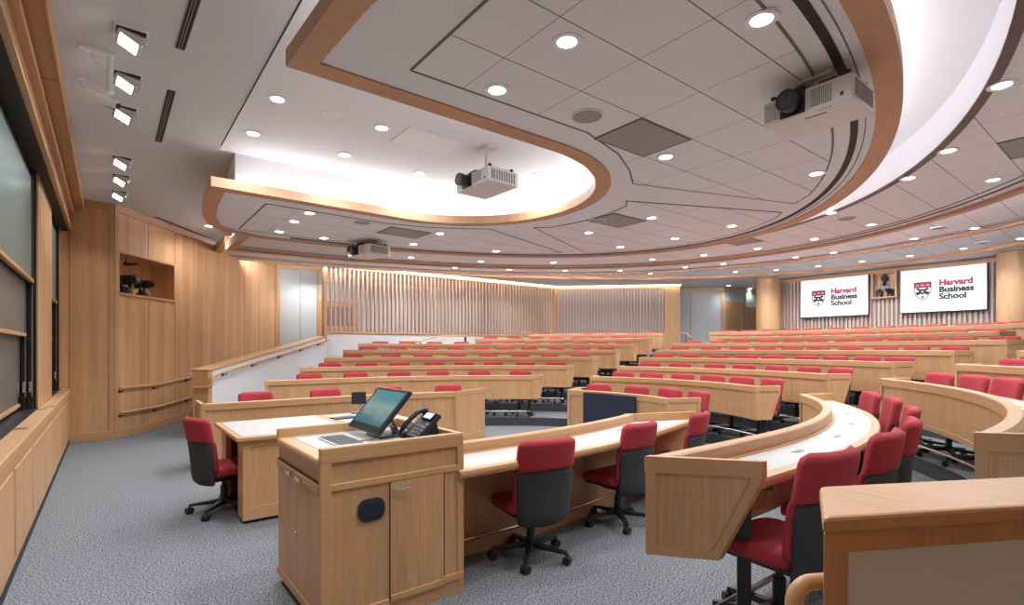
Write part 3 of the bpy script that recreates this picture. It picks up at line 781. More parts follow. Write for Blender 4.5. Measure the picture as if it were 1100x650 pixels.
bm = bmesh.new(); sweep(bm, ellpath(6.7-.24, 4.36-.24, a0=math.radians(86), a1=math.radians(-86)), [(-.004, 3.394), (.004, 3.394), (.004, 3.402), (-.004, 3.402)]); struct('trim_36', bm, 'line')
# joint line between front ceiling and recess
bm = bmesh.new(); box(bm, 1.052, 1.060, 3.35, 7.0, ZC-.008, ZC); struct('trim_37', bm, 'dark')

# ------------------------------------------------------------------ downlights, speakers, vents
def spot(loc, e, size=2.75, parent=None, blend=.8, colr=(.90, .955, 1), rad=.08, rot=None):
    l = bpy.data.lights.new('lamp', 'SPOT'); l.energy = e; l.spot_size = size; l.spot_blend = blend; l.shadow_soft_size = rad; l.color = colr
    o = bpy.data.objects.new('lamp', l); col.objects.link(o); o.location = loc
    if rot: o.rotation_euler = rot
    if parent: o.parent = parent
    return o
dl0 = None
def downlight(x, y, z, lab, e, grp, big=1.0):
    global dl0
    if dl0 is None:
        t = thing('recessed_downlight', lab, 'ceiling light', (x, y, z), 0, grp)
        b = bmesh.new(); ringmesh(b, (0, 0), .062, .092, -.010, .0, 28); obj('trim_ring', b, 'white', t, local=True, smooth=True)
        b = bmesh.new(); cyl(b, (0, 0), .0625, -.006, -.001, 28); obj('lens', b, 'lens', t, local=True)
        dl0 = t
    else: t = dup(dl0, (x, y, z), 0, lab, grp)
    if big != 1: t.scale = (big, big, 1)
    if e: spot((x, y, z-(.13 if 3.7 < z < 3.9 else .05)), e)
    return t
EK = 1.25
def batch(px, z, e, text, grp, big=1.0):
    px = sorted(px)
    for i, (a, b) in enumerate(px):
        x, y = P(a, b, z)
        downlight(x, y, z, text % ORD[i], e*EK, grp, big)
batch([(818, 20), (609, 44), (534, 96), (715, 168), (877, 186)], 3.396, 55, 'round downlight in the near tiles of the grey ceiling cloud, %s from the left', 'downlights in the near part of the cloud')
batch([(700, 233.6), (632.4, 249.5), (666.4, 265), (725, 255.8), (786.3, 242.4), (472.7, 250.5), (444, 262), (533, 269.6)], 3.396, 55, 'round downlight in the farther tiles of the grey ceiling cloud, %s from the left', 'downlights in the far part of the cloud')
batch([(332.4, 228.5), (316, 237.5), (300, 248.5), (348, 255.4)], 3.396, 45, 'round downlight on the left tip of the grey ceiling cloud, %s from the left', 'downlights on the left tip of the cloud')
batch([(298, 106), (272, 143), (410, 137), (370, 166), (451, 186), (580, 187)], ZC-.006, 45, 'round downlight in the bright ceiling recess, %s from the left', 'downlights in the bright recess')
batch([(1018.6, 161.5), (976, 191), (1066.8, 192.9), (936, 241), (1076, 91), (875, 256.4), (813.8, 266.8), (756, 273.9), (893, 228.4), (594.5, 281.8), (701, 278.5), (441.5, 276.4), (516.4, 280.7)], 3.55, 60, 'round downlight on the first ceiling ring beyond the cloud, %s from the left', 'downlights on the first ceiling ring')
batch([(981.7, 256.3), (1046.8, 245), (777, 283.3), (854.5, 276.4), (896, 271.3), (607, 290.5), (666, 290.4), (736, 287), (433.6, 283), (489, 287.3), (547, 289.6)], 3.72, 60, 'round downlight on the middle ceiling ring, %s from the left', 'downlights on the middle ceiling ring')
batch([(925.8, 280.7), (977, 274.8), (1035, 266.8), (1095.8, 256.3), (790, 292), (834, 289.8), (878.9, 285.7), (603, 294.8), (655.8, 295), (698.7, 293.8)], 3.87, 60, 'round downlight on the outermost tiled ceiling ring, %s from the left', 'downlights on the outermost ceiling ring')
batch([(782.6, 306.6), (806, 310)], 3.80, 14, 'small round downlight over the recess beside the round column, %s from the left', 'downlights over the rear recess')
batch([(224, 242.5), (293.6, 270.7)], ZC, 40, 'small round downlight in the plain ceiling by the oak end wall, %s from the left', 'downlights by the oak end wall')
# added fill lamps, unseen and without fixtures: near side and corridor behind slat screen
for (x, y, z) in ((1.0, 1.9, ZC), (.6, 1.2, ZC), (4.6, 15.0, 3.7), (7.5, 14.9, 3.6), (10, 14.9, 3.6), (12.3, 14.9, 3.6), (6.6, .2, 3.55), (8.4, -.1, 3.55), (5.0, -1.6, 3.72), (7.5, -1.7, 3.72), (10, -.6, 3.72), (3.2, -.3, 3.72)):
    spot((x, y, z-.05), 60)
def speaker(px, py, z, lab, r=.12):
    x, y = P(px, py, z); b = bmesh.new(); cyl(b, (x, y), r, z-.010, z, 32)
    t = thing('ceiling_speaker', lab, 'speaker', (x, y, z), 0, 'round ceiling speakers')
    obj('grille', b, 'vent', t)
    b = bmesh.new(); ringmesh(b, (x, y), r, r+.012, z-.012, z); obj('rim', b, 'cloud', t, smooth=True)
speaker(631, 124, 3.396, 'round grey ceiling speaker in the near tiles of the cloud')
speaker(641.5, 236.7, 3.396, 'round grey ceiling speaker beyond the rounded recess, beside a square grille')
speaker(389, 238.6, 3.396, 'round grey ceiling speaker on the left tip of the cloud')
speaker(909.7, 234.5, 3.55, 'pale round ceiling speaker on the first ceiling ring')
speaker(1008.6, 244.7, 3.72, 'pale round ceiling speaker on the middle ceiling ring, at right')
speaker(1055, 260.7, 3.87, 'pale round ceiling speaker on the outermost ceiling ring, at far right')
x, y = P(357, 124, ZC-.006); b = bmesh.new(); ringmesh(b, (x, y), .105, .12, ZC-.018, ZC-.006); cyl(b, (x, y), .105, ZC-.012, ZC-.006, 28)
tag(obj('ceiling_speaker', b, 'white', smooth=True), 'white round ceiling speaker in the bright recess', 'speaker', 'round ceiling speakers')
def vent(x0, y0, z, lab, sx=.705, sy=.53, m='vent'):
    t = thing('ceiling_vent', lab, 'air vent', (x0, y0, z), 0, 'square ceiling grilles')
    b = bmesh.new(); box(b, x0+.01, x0+sx-.01, y0+.01, y0+sy-.01, z-.008, z); obj('grille', b, m, t)
    b = bmesh.new()
    for (a0, a1, b0, b1) in ((x0, x0+sx, y0, y0+.012), (x0, x0+sx, y0+sy-.012, y0+sy), (x0, x0+.012, y0, y0+sy), (x0+sx-.012, x0+sx, y0, y0+sy)): box(b, a0, a1, b0, b1, z-.010, z)
    obj('frame', b, 'line' if m == 'vent' else 'white', t)
def snap(px, py, z):
    x, y = P(px, py, z); return (2.03+math.floor((x-2.03)/.705)*.705, 2.16+math.floor((y-2.16)/.53)*.53)
vent(*snap(687, 146, 3.396), 3.396, 'square grey ceiling grille in the near tiles of the cloud')
vent(*snap(671, 242, 3.396), 3.396, 'square grey ceiling grille beyond the tip of the rounded recess')
vent(*snap(434.5, 245.5, 3.396), 3.396, 'square grey ceiling grille in the left part of the cloud, behind the recess')
vent(*snap(1090, 150, 3.55), 3.55, 'square grey ceiling grille at the right edge of the first ceiling ring')
vent(*snap(800, 262, 3.55), 3.55, 'square grey ceiling grille in the first ceiling ring, above the left screen')
x, y = P(460, 152, ZC-.006); vent(x-.36, y-.24, ZC-.006, 'white framed square air diffuser in the bright recess', .72, .5, 'white')
# linear slots in the plain ceiling
for (a, b_, lab) in (((213, 0), (193, 52), 'long black slot diffuser in the plain ceiling, nearer one'), ((184, 97), (170, 152), 'long black slot diffuser in the plain ceiling, farther one')):
    p, q = P(*a, ZC), P(*b_, ZC)
    if a[1] == 0: p = (p[0], p[1]-.8)
    t = thing('slot_diffuser', lab, 'air vent', (p[0], p[1], ZC), 0, 'black slot diffusers')
    b = bmesh.new(); wbox(b, p, q, ZC-.006, ZC, -.03, .03); obj('slot', b, 'dark', t)
    b = bmesh.new()
    for d in (-.036, -.010, .008, .030): wbox(b, p, q, ZC-.009, ZC, d, d+.004)
    obj('blade', b, 'vent', t)
p, q = P(168*1.0, 233, ZC), P(240, 262, ZC)
b = bmesh.new(); wbox(b, p, q, ZC-.008, ZC, -.02, .02)
tag(obj('slot_diffuser', b, 'dark'), 'thin dark slot in the ceiling along the top of the oak end wall', 'air vent', 'black slot diffusers')
# square adjustable chalkboard lights
for i, (a, b_) in enumerate(((141, 36), (137, 82), (134, 117), (131, 170), (130, 189), (128, 206))):
    x, y = P(a, b_, ZC)
    t = thing('square_spotlight', 'square adjustable ceiling spotlight aimed at the chalkboards, %s counted from the camera' % ORD[i], 'spotlight', (x, y, ZC), 0, 'row of square spotlights over the chalkboards')
    b = bmesh.new()
    for (x0, x1, y0, y1) in ((-.11, .11, -.11, -.095), (-.11, .11, .095, .11), (-.11, -.095, -.11, .11), (.095, .11, -.11, .11)): box(b, x0, x1, y0, y1, -.012, 0)
    obj('frame', b, 'white', t, local=True)
    b = bmesh.new(); box(b, -.095, .095, -.095, .095, -.004, 0); obj('housing', b, 'dark', t, local=True)
    mt = Matrix.Translation((0, 0, -.055)) @ Matrix.Rotation(math.radians(28), 4, 'Y') @ Matrix.Rotation(math.radians(-14), 4, 'X')
    b = bmesh.new(); box(b, -.085, .085, -.08, .08, -.045, .05, mt); h = obj('lamp_head', b, 'chrome', t, local=True, bevel=.004)
    b = bmesh.new(); box(b, -.062, .062, -.058, .058, -.049, -.044, mt); obj('lens', b, 'lens', t, local=True)
    spot((x, y, ZC-.14), 40, 1.9, rot=(math.radians(0), math.radians(18), 0))
for i, y in enumerate((1.0, 1.8, 2.6, 3.4)):
    spot((.14, y, ZC-.14), 40, 1.9, rot=(0, math.radians(18), 0))
# spotlight-style security camera on the plain ceiling
cx, cy = P(118, 58, ZC)
t = thing('security_camera', 'white bullet camera hung on a bracket from the plain ceiling, with looped cable', 'camera', (cx, cy, ZC))
b = bmesh.new(); box(b, -.20, .03, -.035, .035, -.025, 0, Matrix.Rotation(math.radians(8), 4, 'Z')); obj('ceiling_plate', b, 'white', t, local=True, bevel=.004)
b = bmesh.new(); tube(b, [(0, 0, 0), (0, 0, -.30)], .018, 10); ball(b, (0, 0, -.31), .03); obj('bracket', b, 'white', t, local=True, smooth=True)
b = bmesh.new(); tube(b, [(-.15, .06, -.33), (.0, -.01, -.40), (.05, -.035, -.425)], .032, 14); c_ = obj('camera_body', b, 'white', t, local=True, smooth=True)
b = bmesh.new(); tube(b, [(.048, -.034, -.424), (.056, -.038, -.429)], .025, 14); q = obj('lens', b, 'glass', t, local=True); q.parent = c_
b = bmesh.new()
tube(b, [(-.12, 0, -.02), (-.12, 0, -.07), (-.06, 0, -.12), (-.02, 0, -.16), (-.02, 0, -.26), (-.08, .03, -.31), (-.18, .05, -.29), (-.20, .06, -.25), (-.16, .06, -.22), (-.07, .03, -.26), (-.02, 0, -.29)], .006, 6); obj('cable', b, 'white', t, local=True, smooth=True)

# ------------------------------------------------------------------ projectors
def text_mesh(s, size, m, parent, name, M4, extrude=.002, align='LEFT', bold=0):
    cu = bpy.data.curves.new(name, 'FONT'); cu.body = s; cu.size = size; cu.extrude = extrude; cu.align_x = align; cu.offset = bold
    cu.resolution_u = 3
    tmp = bpy.data.objects.new('tmp', cu); col.objects.link(tmp)
    dg = bpy.context.evaluated_depsgraph_get(); me = bpy.data.meshes.new_from_object(tmp.evaluated_get(dg))
    bpy.data.objects.remove(tmp); bpy.data.curves.remove(cu)
    me.materials.clear(); me.materials.append(M[m]); me.transform(M4); me.name = name
    o = bpy.data.objects.new(name, me); col.objects.link(o)
    if parent is not None: o.parent = parent
    return o
def projector(x, y, ztop, drop, rz, lab, writing=True, sc=1.0):
    """local: lens looks to -Y, hung from ztop"""
    t = thing('ceiling_projector', lab, 'projector', (x, y, ztop), rz, 'white ceiling projectors')
    def L(b, nm, m, sm=False, bv=0):
        for v in b.verts: v.co.x *= sc; v.co.y *= sc
        return obj(nm, b, m, t, local=True, smooth=sm, bevel=bv)
    zt_, zb = -drop, -drop-.17
    b = bmesh.new(); box(b, -.30, .30, -.21, .21, zb, zt_); body = L(b, 'body', 'proj', bv=.012)
    b = bmesh.new(); box(b, -.17, .0, -.222, -.205, zb+.012, zt_-.008); L(b, 'lens_bay', 'plastic')
    b = bmesh.new()
    for (y0, y1, r) in ((-.20, -.25, .055), (-.25, -.28, .066), (-.28, -.325, .072)):
        tube(b, [(-.085, y0, zb+.09), (-.085, y1, zb+.09)], r, 24)
    ln = L(b, 'lens_barrel', 'plastic', True)
    b = bmesh.new(); tube(b, [(-.085, -.3252, zb+.09), (-.085, -.328, zb+.09)], .052, 24); q = L(b, 'lens', 'glass'); q.parent = ln
    for (x0, x1) in ((-.285, -.185), (.035, .17)):
        b = bmesh.new(); box(b, x0, x1, -.2125, -.205, zb+.03, zt_-.025); L(b, 'front_vent', 'projv')
        b = bmesh.new()
        n = 11
        for i in range(n):
            xx = x0+.006+(x1-x0-.012)*i/(n-1); box(b, xx-.0022, xx+.0022, -.216, -.212, zb+.032, zt_-.027)
        L(b, 'vent_bars', 'proj')
    for sx in (-1, 1):
        b = bmesh.new()
        for i in range(10):
            yy = -.17+.034*i; box(b, sx*.3005-.003, sx*.3005+.003, yy, yy+.02, zb+.03, zt_-.025)
        L(b, 'side_vent', 'projv')
    for i in range(4):
        b = bmesh.new(); cyl(b, (.09+.022*i, -.19), .005, zb-.003, zb, 10); L(b, 'button', 'plastic')
    b = bmesh.new()
    box(b, -.24, .24, -.13, -.10, zt_+.012, zt_+.03); box(b, -.24, .24, .10, .13, zt_+.012, zt_+.03)
    box(b, -.24, -.21, -.13, .13, zt_+.012, zt_+.03); box(b, .21, .24, -.13, .13, zt_+.012, zt_+.03)
    for xx in (-.12, 0, .12): box(b, xx-.012, xx+.012, -.13, .13, zt_+.012, zt_+.028)
    box(b, -.17, -.05, -.12, .12, zt_, zt_+.07); box(b, .05, .17, -.12, .12, zt_, zt_+.05)
    for sx in (-.25, .25):
        for sy in (-.15, .15): cyl(b, (sx, sy), .02, zt_, zt_+.045, 12)
    L(b, 'mounting_frame', 'plastic', bv=.003)
    b = bmesh.new(); tube(b, [(0, 0, zt_+.02), (0, 0, 0)], .025, 14); box(b, -.12, .12, -.08, .08, -.02, 0); L(b, 'ceiling_pole', 'proj', True)
    if writing:
        text_mesh('Panasonic', .034, 'ink', t, 'maker_lettering', Matrix.Translation((.03, -.10, zb-.001)) @ Matrix.Rotation(PI, 4, 'X'), .0006, 'CENTER', .0006)
    b = bmesh.new(); box(b, .225, .245, -.2125, -.2105, zb+.04, zb+.062); L(b, 'round_badge', 'navyplast')
    return t
px_, py_ = 3.93, 1.55
projector(px_, py_, 3.396, .126, math.radians(-90), 'white projector hung under the grey ceiling cloud at upper right, black lens toward the left', True, .95)
a = P(523, 205, 3.42)
projector(a[0], a[1], ZC-.006, .33, math.radians(-88), 'white projector hanging in the bright round-ended ceiling recess', False, 1.08)
projector(3.62, 8.75, 3.396, .10, math.radians(-78), 'grey projector hung under the left tip of the cloud, above the slat screen', False, 1.05)

# ------------------------------------------------------------------ rear screens and niche
def shield(t, yc, zc, s, X):
    """crest on the plane x = X, facing -x ; local 2D u to the viewer's right = -y"""
    def poly(pts, m, nm, d):
        b = bmesh.new()
        lo = [b.verts.new((X-d, yc-u*s, zc+v*s)) for u, v in pts]; hi = [b.verts.new((X-d-.003, yc-u*s, zc+v*s)) for u, v in pts]
        b.faces.new(lo); b.faces.new(hi[::-1]); n = len(pts)
        for i in range(n): b.faces.new((lo[i], lo[(i+1) % n], hi[(i+1) % n], hi[i]))
        return obj(nm, b, m, t)
    def sh(k): return [(-.5*k, .6*k), (.5*k, .6*k), (.5*k, 0), (.42*k, -.3*k), (.25*k, -.52*k), (0, -.68*k), (-.25*k, -.52*k), (-.42*k, -.3*k), (-.5*k, 0)]
    poly(sh(1.0), 'ink', 'crest_outline', .004)
    poly([(-.45, .54), (.45, .54), (.45, .24), (-.45, .24)], 'crimson', 'crest_chief', .006)
    low = [(-.45, .2), (.45, .2), (.45, 0), (.38, -.28), (.22, -.47), (0, -.6), (-.22, -.47), (-.38, -.28), (-.45, 0)]
    poly(low, 'screenw', 'crest_field', .006)
    for u in (-.3, 0, .3): poly([(u-.09, .46), (u+.09, .46), (u+.09, .32), (u-.09, .32)], 'greyink', 'crest_book', .010)
    poly([(-.40, .12), (-.28, .2), (.42, -.14), (.30, -.34)], 'ink', 'crest_saltire', .008)
    poly([(.40, .12), (.28, .2), (-.42, -.14), (-.30, -.34)], 'ink', 'crest_saltire', .009)
    poly([(-.16, .02), (0, .16), (.16, .02), (.16, -.16), (0, -.30), (-.16, -.16)], 'ink', 'crest_centre', .0095)
    poly([(-.05, -.02), (.05, -.02), (.05, -.12), (-.05, -.12)], 'screenw', 'crest_centre_square', .012)
    poly([(0, -.34), (.1, -.46), (0, -.56), (-.1, -.46)], 'ink', 'crest_foot', .009)
def rscreen(y0, y1, lab):
    X = W-.12; z0, z1 = 2.48, 3.66
    t = thing('projection_screen', lab, 'screen', (X, (y0+y1)/2, z0), 0, 'lit screens on the rear slatted wall')
    b = bmesh.new(); box(b, X, X+.112, y0, y1, z0, z1); obj('case', b, 'black', t)
    b = bmesh.new(); box(b, X-.006, X, y0+.012, y1-.012, z0+.02, z1-.012); obj('screen_surface', b, 'screenw', t)
    yc = (y0+y1)/2
    shield(t, yc+.40, (z0+z1)/2, .38, X-.004)
    b = bmesh.new(); box(b, X-.010, X-.006, yc+.112, yc+.128, (z0+z1)/2-.30, (z0+z1)/2+.26); obj('divider_line', b, 'greyink', t)
    R = Matrix(((0, 0, -1, 0), (-1, 0, 0, 0), (0, 1, 0, 0), (0, 0, 0, 1)))
    for i, (s, m) in enumerate((('Harvard', 'crimson'), ('Business', 'ink'), ('School', 'ink'))):
        l = Vector((X-.012, yc+.05, (z0+z1)/2+.11-.18*i))
        text_mesh(s, .205, m, None, 'lettering', Matrix.Translation(l-Vector(t.location)) @ R, .002, 'LEFT', .009).parent = t
rscreen(5.46, 7.32, 'lit screen with crest and Harvard Business School lettering, left of the wall niche')
rscreen(2.90, 4.70, 'lit screen with crest and Harvard Business School lettering, right of the wall niche')
t = thing('wall_niche', 'square oak box niche on the rear slatted wall between the two screens', 'niche', (W-.08, 5.08, 3.1))
b = bmesh.new()
y0, y1, z0, z1 = 4.82, 5.34, 2.98, 3.64
box(b, W-.14, W+.04, y0-.04, y0, z0-.04, z1+.04); box(b, W-.14, W+.04, y1, y1+.04, z0-.04, z1+.04); box(b, W-.14, W+.04, y0, y1, z0-.04, z0); box(b, W-.14, W+.04, y0, y1, z1, z1+.04)
obj('frame', b, 'oak_t', t, bevel=.004)
b = bmesh.new(); box(b, W+.01, W+.03, y0, y1, z0, z1); obj('back', b, 'oak_d', t)
ptz((W-.075, 5.21, z0), math.radians(205), 'black camera at the left in the oak niche between the screens', .80)
ptz((W-.075, 4.95, z0), math.radians(155), 'black camera at the right in the oak niche between the screens', .80)
t = thing('hanging_camera', 'black dome camera hung upside down in the oak niche between the screens', 'camera', (W-.06, 5.08, z1))
b = bmesh.new(); tube(b, [(0, 0, 0), (0, 0, -.10)], .04, 12); obj('mount', b, 'plastic', t, local=True, smooth=True)
b = bmesh.new(); ball(b, (0, 0, -.15), .085); obj('head', b, 'plastic', t, local=True, smooth='all')
b = bmesh.new(); tube(b, [(0, 0, -.22), (-.03, 0, -.30), (-.05, 0, -.33)], .045, 12); obj('lens_barrel', b, 'plastic', t, local=True, smooth=True)

# ------------------------------------------------------------------ desks
AD = Vector((.92, -.39)).normalized()            # aisle direction sector 1/2
def path(k, s0, s1, e0, e1):
    n = max(8, int(abs(s1-s0)/.16)); out = []
    for i in range(n+1):
        s = s0+(s1-s0)*i/n; x, y, nx, ny = at(k, s); v = Vector((nx, ny))
        for (se, e) in ((s0, e0), (s1, e1)):
            if e is None: continue
            w_ = max(0, 1-abs(s-se)/.8)
            if w_ > 0:
                ee = Vector(e).normalized(); ex, ey, enx, eny = at(k, se); dn = ee.x*enx+ee.y*eny
                v = v*(1-w_)+(ee/dn)*w_
        out.append((x, y, v.x, v.y))
    return out
NAMEROW = ['front', 'second', 'third', 'fourth', 'fifth', 'sixth', 'seventh', 'back']
def desk(k, s0, s1, e0, e1, bank, ports=None, near=False):
    k0 = k; z = zt(k); pth = path(k, s0, s1, e0, e1)
    mid = pth[len(pth)//2]
    t = thing('curved_desk', 'long curved oak desk with pale top, %s row of the %s seating bank' % (NAMEROW[k % 8], bank), 'desk', (mid[0]+mid[2]*.3, mid[1]+mid[3]*.3, z), 0, 'curved desks of the %s seating bank' % bank)
    Zs = lambda sec: [(o, q+z) for o, q in sec]
    D = .385 if k0 in range(1, 8) else .52
    b = bmesh.new(); sweep(b, pth, Zs([(.055, .72), (D-.05, .72), (D-.05, .752), (.055, .752)])); obj('tabletop', b, 'lam', t)
    b = bmesh.new(); sweep(b, pth, Zs([(D-.055, .700), (D-.01, .702), (D, .715), (D+.004, .735), (D-.004, .752), (D-.02, .757), (D-.05, .757), (D-.055, .752)])); sweep(b, pth, Zs([(.05, .745), (.085, .745), (.085, .757), (.05, .757)])); obj('edge_nosing', b, 'oak_u', t, smooth=True)
    b = bmesh.new(); sweep(b, pth, Zs([(-.008, .745), (.0, .74), (.055, .74), (.062, .757), (.062, .822), (.054, RIM), (.0, RIM), (-.008, .822)])); obj('upstand', b, 'oak_u', t, smooth=True)
    k = 0 if k == 8 else k; zb = .37 if k else .0
    b = bmesh.new(); sweep(b, pth, Zs([(.008, zb+.03), (.035, zb+.03), (.035, .742), (.008, .742)])); obj('modesty_panel', b, 'oak_v', t, smooth=True)
    b = bmesh.new(); sweep(b, pth, Zs([(-.002, zb), (.04, zb), (.04, zb+(.045 if k else .10)), (-.002, zb+(.045 if k else .10))])); obj('bottom_rail', b, 'oak_u', t, smooth=True)
    # end panels
    for (i, j) in ((0, 1), (-1, -2)):
        if near and i: continue
        x, y, vx, vy = pth[i]; x2, y2, vx2, vy2 = pth[j]
        dx, dy = x-x2, y-y2; L = math.hypot(dx, dy); dx /= L; dy /= L
        prof = [(-.004, zb+.001), (-.004, RIM), (D-.002, RIM), (D-.002, .735), (D-.142, zb+.001)] if k else [(-.004, .001), (-.004, RIM), (D-.002, RIM), (D-.002, .001)]
        def slab(prof, a0, a1):
            b = bmesh.new(); R = []
            for a_ in (a0, a1): R.append([b.verts.new((x+vx*o+dx*a_, y+vy*o+dy*a_, z+q)) for o, q in prof])
            b.faces.new(R[0]); b.faces.new(R[1][::-1]); n = len(prof)
            for m_ in range(n): b.faces.new((R[0][m_], R[0][(m_+1) % n], R[1][(m_+1) % n], R[1][m_]))
            return b
        pnl = obj('end_panel', slab(prof, 0, .03), 'oak_v', t)
        if k:
            fr = [[(-.012, RIM-.075), (-.012, RIM+.003), (D+.006, RIM+.003), (D+.006, RIM-.075)], [(-.008, zb), (-.008, zb+.04), (D-.125, zb+.04), (D-.14, zb)],
                  [(-.008, zb), (-.008, RIM-.07), (.03, RIM-.07), (.03, zb)], [(D-.175, zb), (D-.035, .735), (D-.035, RIM-.07), (D, RIM-.07), (D, .735), (D-.14, zb)]]
        else:
            fr = [[(-.012, RIM-.065), (-.012, RIM+.003), (D+.006, RIM+.003), (D+.006, RIM-.065)], [(-.008, 0), (-.008, .12), (D, .12), (D, 0)], [(-.008, .1), (-.008, RIM-.06), (.04, RIM-.06), (.04, .1)], [(D-.045, .1), (D-.045, RIM-.06), (D, RIM-.06), (D, .1)]]
        for iq, q in enumerate(fr):
            o_ = obj('panel_frame', slab(q, -.004-.0004*iq, .040+.0005*iq), 'oak_t', t, bevel=.003); o_.parent = pnl
    if k:
        L = s1-s0; n = max(2, int(L/1.5)+1)
        for i in range(n):
            s = s0+.17+(L-.34)*i/(n-1); x, y, nx, ny = pth[round((s-s0)/L*(len(pth)-1))]; a = math.atan2(ny, nx)
            b = bmesh.new(); mt = frame((x+nx*.27, y+ny*.27), a, z)
            box(b, -.03, .03, -.025, .025, .0, .715, mt); box(b, -.09, .12, -.03, .03, 0, .02, mt); box(b, -.22, .12, -.02, .02, .68, .718, mt)
            obj('leg', b, 'black', t, bevel=.003)
            b = bmesh.new(); box(b, -.14, .0, -.01, .01, .10, .125, mt); obj('rail_bracket', b, 'black', t)
        p2 = path(k0, s0+.06, s1-.06, None, None)
        b = bmesh.new(); tube(b, [(x+nx*.20, y+ny*.20, z+.115) for x, y, nx, ny in p2], .017, 8); obj('foot_rail', b, 'chrome', t, smooth=True)
    else:
        p2 = path(k0, s0+.06, s1-.06, None, None)
        b = bmesh.new(); tube(b, [(x+nx*.13, y+ny*.13, z+.16) for x, y, nx, ny in p2], .014, 8); obj('foot_rail', b, 'chrome', t, smooth=True)
        b = bmesh.new(); sweep(b, p2, [(.04, z+.60), (.075, z+.60), (.075, z+.66), (.04, z+.66)]); obj('stretcher', b, 'oak_t', t)
    for s in (ports or []):
        x, y, nx, ny = at(k, s); a = math.atan2(ny, nx)
        b = bmesh.new(); box(b, -.014, .014, -.055, .055, .752, .7545, frame((x+nx*.20, y+ny*.20), a, z)); obj('cable_port', b, 'projv', t)
    return t

# sector 3 = left bank, sector 2 = middle bank, sector 1 = right bank
AD3 = (.92, .39); AD1 = (.92, -.39); WD3 = (.62, .785); WD1 = (.62, -.785)
left3 = [218.5, 287.9, 324.2, 350.4, 370.3, 386.4, 511.7, 570.4]
right3 = [489.6, 572, 607.4, 635, 659.8, 679, 696, 710.2]
left2 = [612, 636, 665, 688, 706.3, 723.2, 774.7, 763.8]
right2 = [715, 810.8, 887.7, 957, 1022.4, 1079, 1071, 1135]
for k in range(8):
    desk(k, s_px(k, left3[k]) if k else s_near(0, (.98, 7.3)), s_px(k, right3[k]), None if k in (0, 6, 7) else WD3, AD3, 'left')
    kk = k or 8
    desk(kk, s_px(kk, left2[k]), s_px(kk, right2[k]), AD3, AD1, 'middle')
# right bank
sA = (s_near(0, (4.17, 3.45)), s_near(0, (1.75, 3.2)))
desk(0, sA[0], sA[1], AD1, None, 'right', near=True, ports=[sA[0]+.5, sA[0]+1.3])
sB = (s_near(1, (6.06, 2.64)), s_near(1, (2.03, 1.5)))
desk(1, sB[0], sB[1], AD1, WD1, 'right', ports=[sB[0]+.35+(sB[1]-sB[0]-.7)*i/5 for i in range(6)])
sC = (s_px(2, 947.6), s_near(2, (2.92, .5)))
desk(2, sC[0], sC[1], AD1, WD1, 'right', ports=[sC[0]+.6*i+.5 for i in range(9)])
sD = (s_px(3, 1028.3), s_near(3, (3.6, -.55)))
desk(3, sD[0], sD[1], AD1, WD1, 'right')
sE = (s_px(4, 1096), s_near(4, (4.4, -1.5)))
desk(4, sE[0], sE[1], AD1, WD1, 'right')
# navy panel set in the front of the middle bank's first desk
s0, s1 = s_px(8, 628), s_px(8, 684)
b = bmesh.new(); sweep(b, path(8, s0, s1, None, None), [(-.05, .12), (-.015, .12), (-.015, .80), (-.05, .80)])
tag(obj('display_panel', b, 'navy', bevel=.004), 'dark navy rectangular panel standing against the front of the middle bank desk', 'panel')

# ------------------------------------------------------------------ chairs
def sheet(nu, nv, fn, th):
    """fn(u,v)->(x,y,z) with u in -1..1, v in 0..1; thick th(v) toward -y"""
    b = bmesh.new(); Fr, Bk = [], []
    for j in range(nv+1):
        v = j/nv; fr, bk = [], []
        for i in range(nu+1):
            u = -1+2*i/nu; x, y, z = fn(u, v)
            h = th(v)/2; e = 1-(abs(u)**6)*.55
            fr.append(b.verts.new((x, y+h*e, z))); bk.append(b.verts.new((x, y-h*e, z)))
        Fr.append(fr); Bk.append(bk)
    for j in range(nv):
        for i in range(nu):
            b.faces.new((Fr[j][i], Fr[j][i+1], Fr[j+1][i+1], Fr[j+1][i])); b.faces.new((Bk[j][i], Bk[j+1][i], Bk[j+1][i+1], Bk[j][i+1]))
    for j in range(nv):
        b.faces.new((Fr[j][0], Fr[j+1][0], Bk[j+1][0], Bk[j][0])); b.faces.new((Fr[j][nu], Bk[j][nu], Bk[j+1][nu], Fr[j+1][nu]))
    for i in range(nu):
        b.faces.new((Fr[0][i], Bk[0][i], Bk[0][i+1], Fr[0][i+1])); b.faces.new((Fr[nv][i], Fr[nv][i+1], Bk[nv][i+1], Bk[nv][i]))
    return b
def wprof(v, lo, hi, r=.10):
    w = lo+(hi-lo)*v
    return w
def back_fn(z0, z1, w0, w1, dy=0):
    rc = .055
    def fn(u, v):
        z = z0+(z1-z0)*v
        w = (w0+(w1-w0)*v)/2
        for (d) in ((z1-z), (z-z0)):
            if d < rc: w -= rc*(1-math.sqrt(max(0, 1-((rc-d)/rc)**2)))*.95
        lean = -.20-.10*max(0, (z-.45))*1.0-.10*max(0, z-.62)*.8
        if z < .42: lean += (.42-z)**2*1.2
        return (u*w, lean+dy+.045*u*u, z)
    return fn
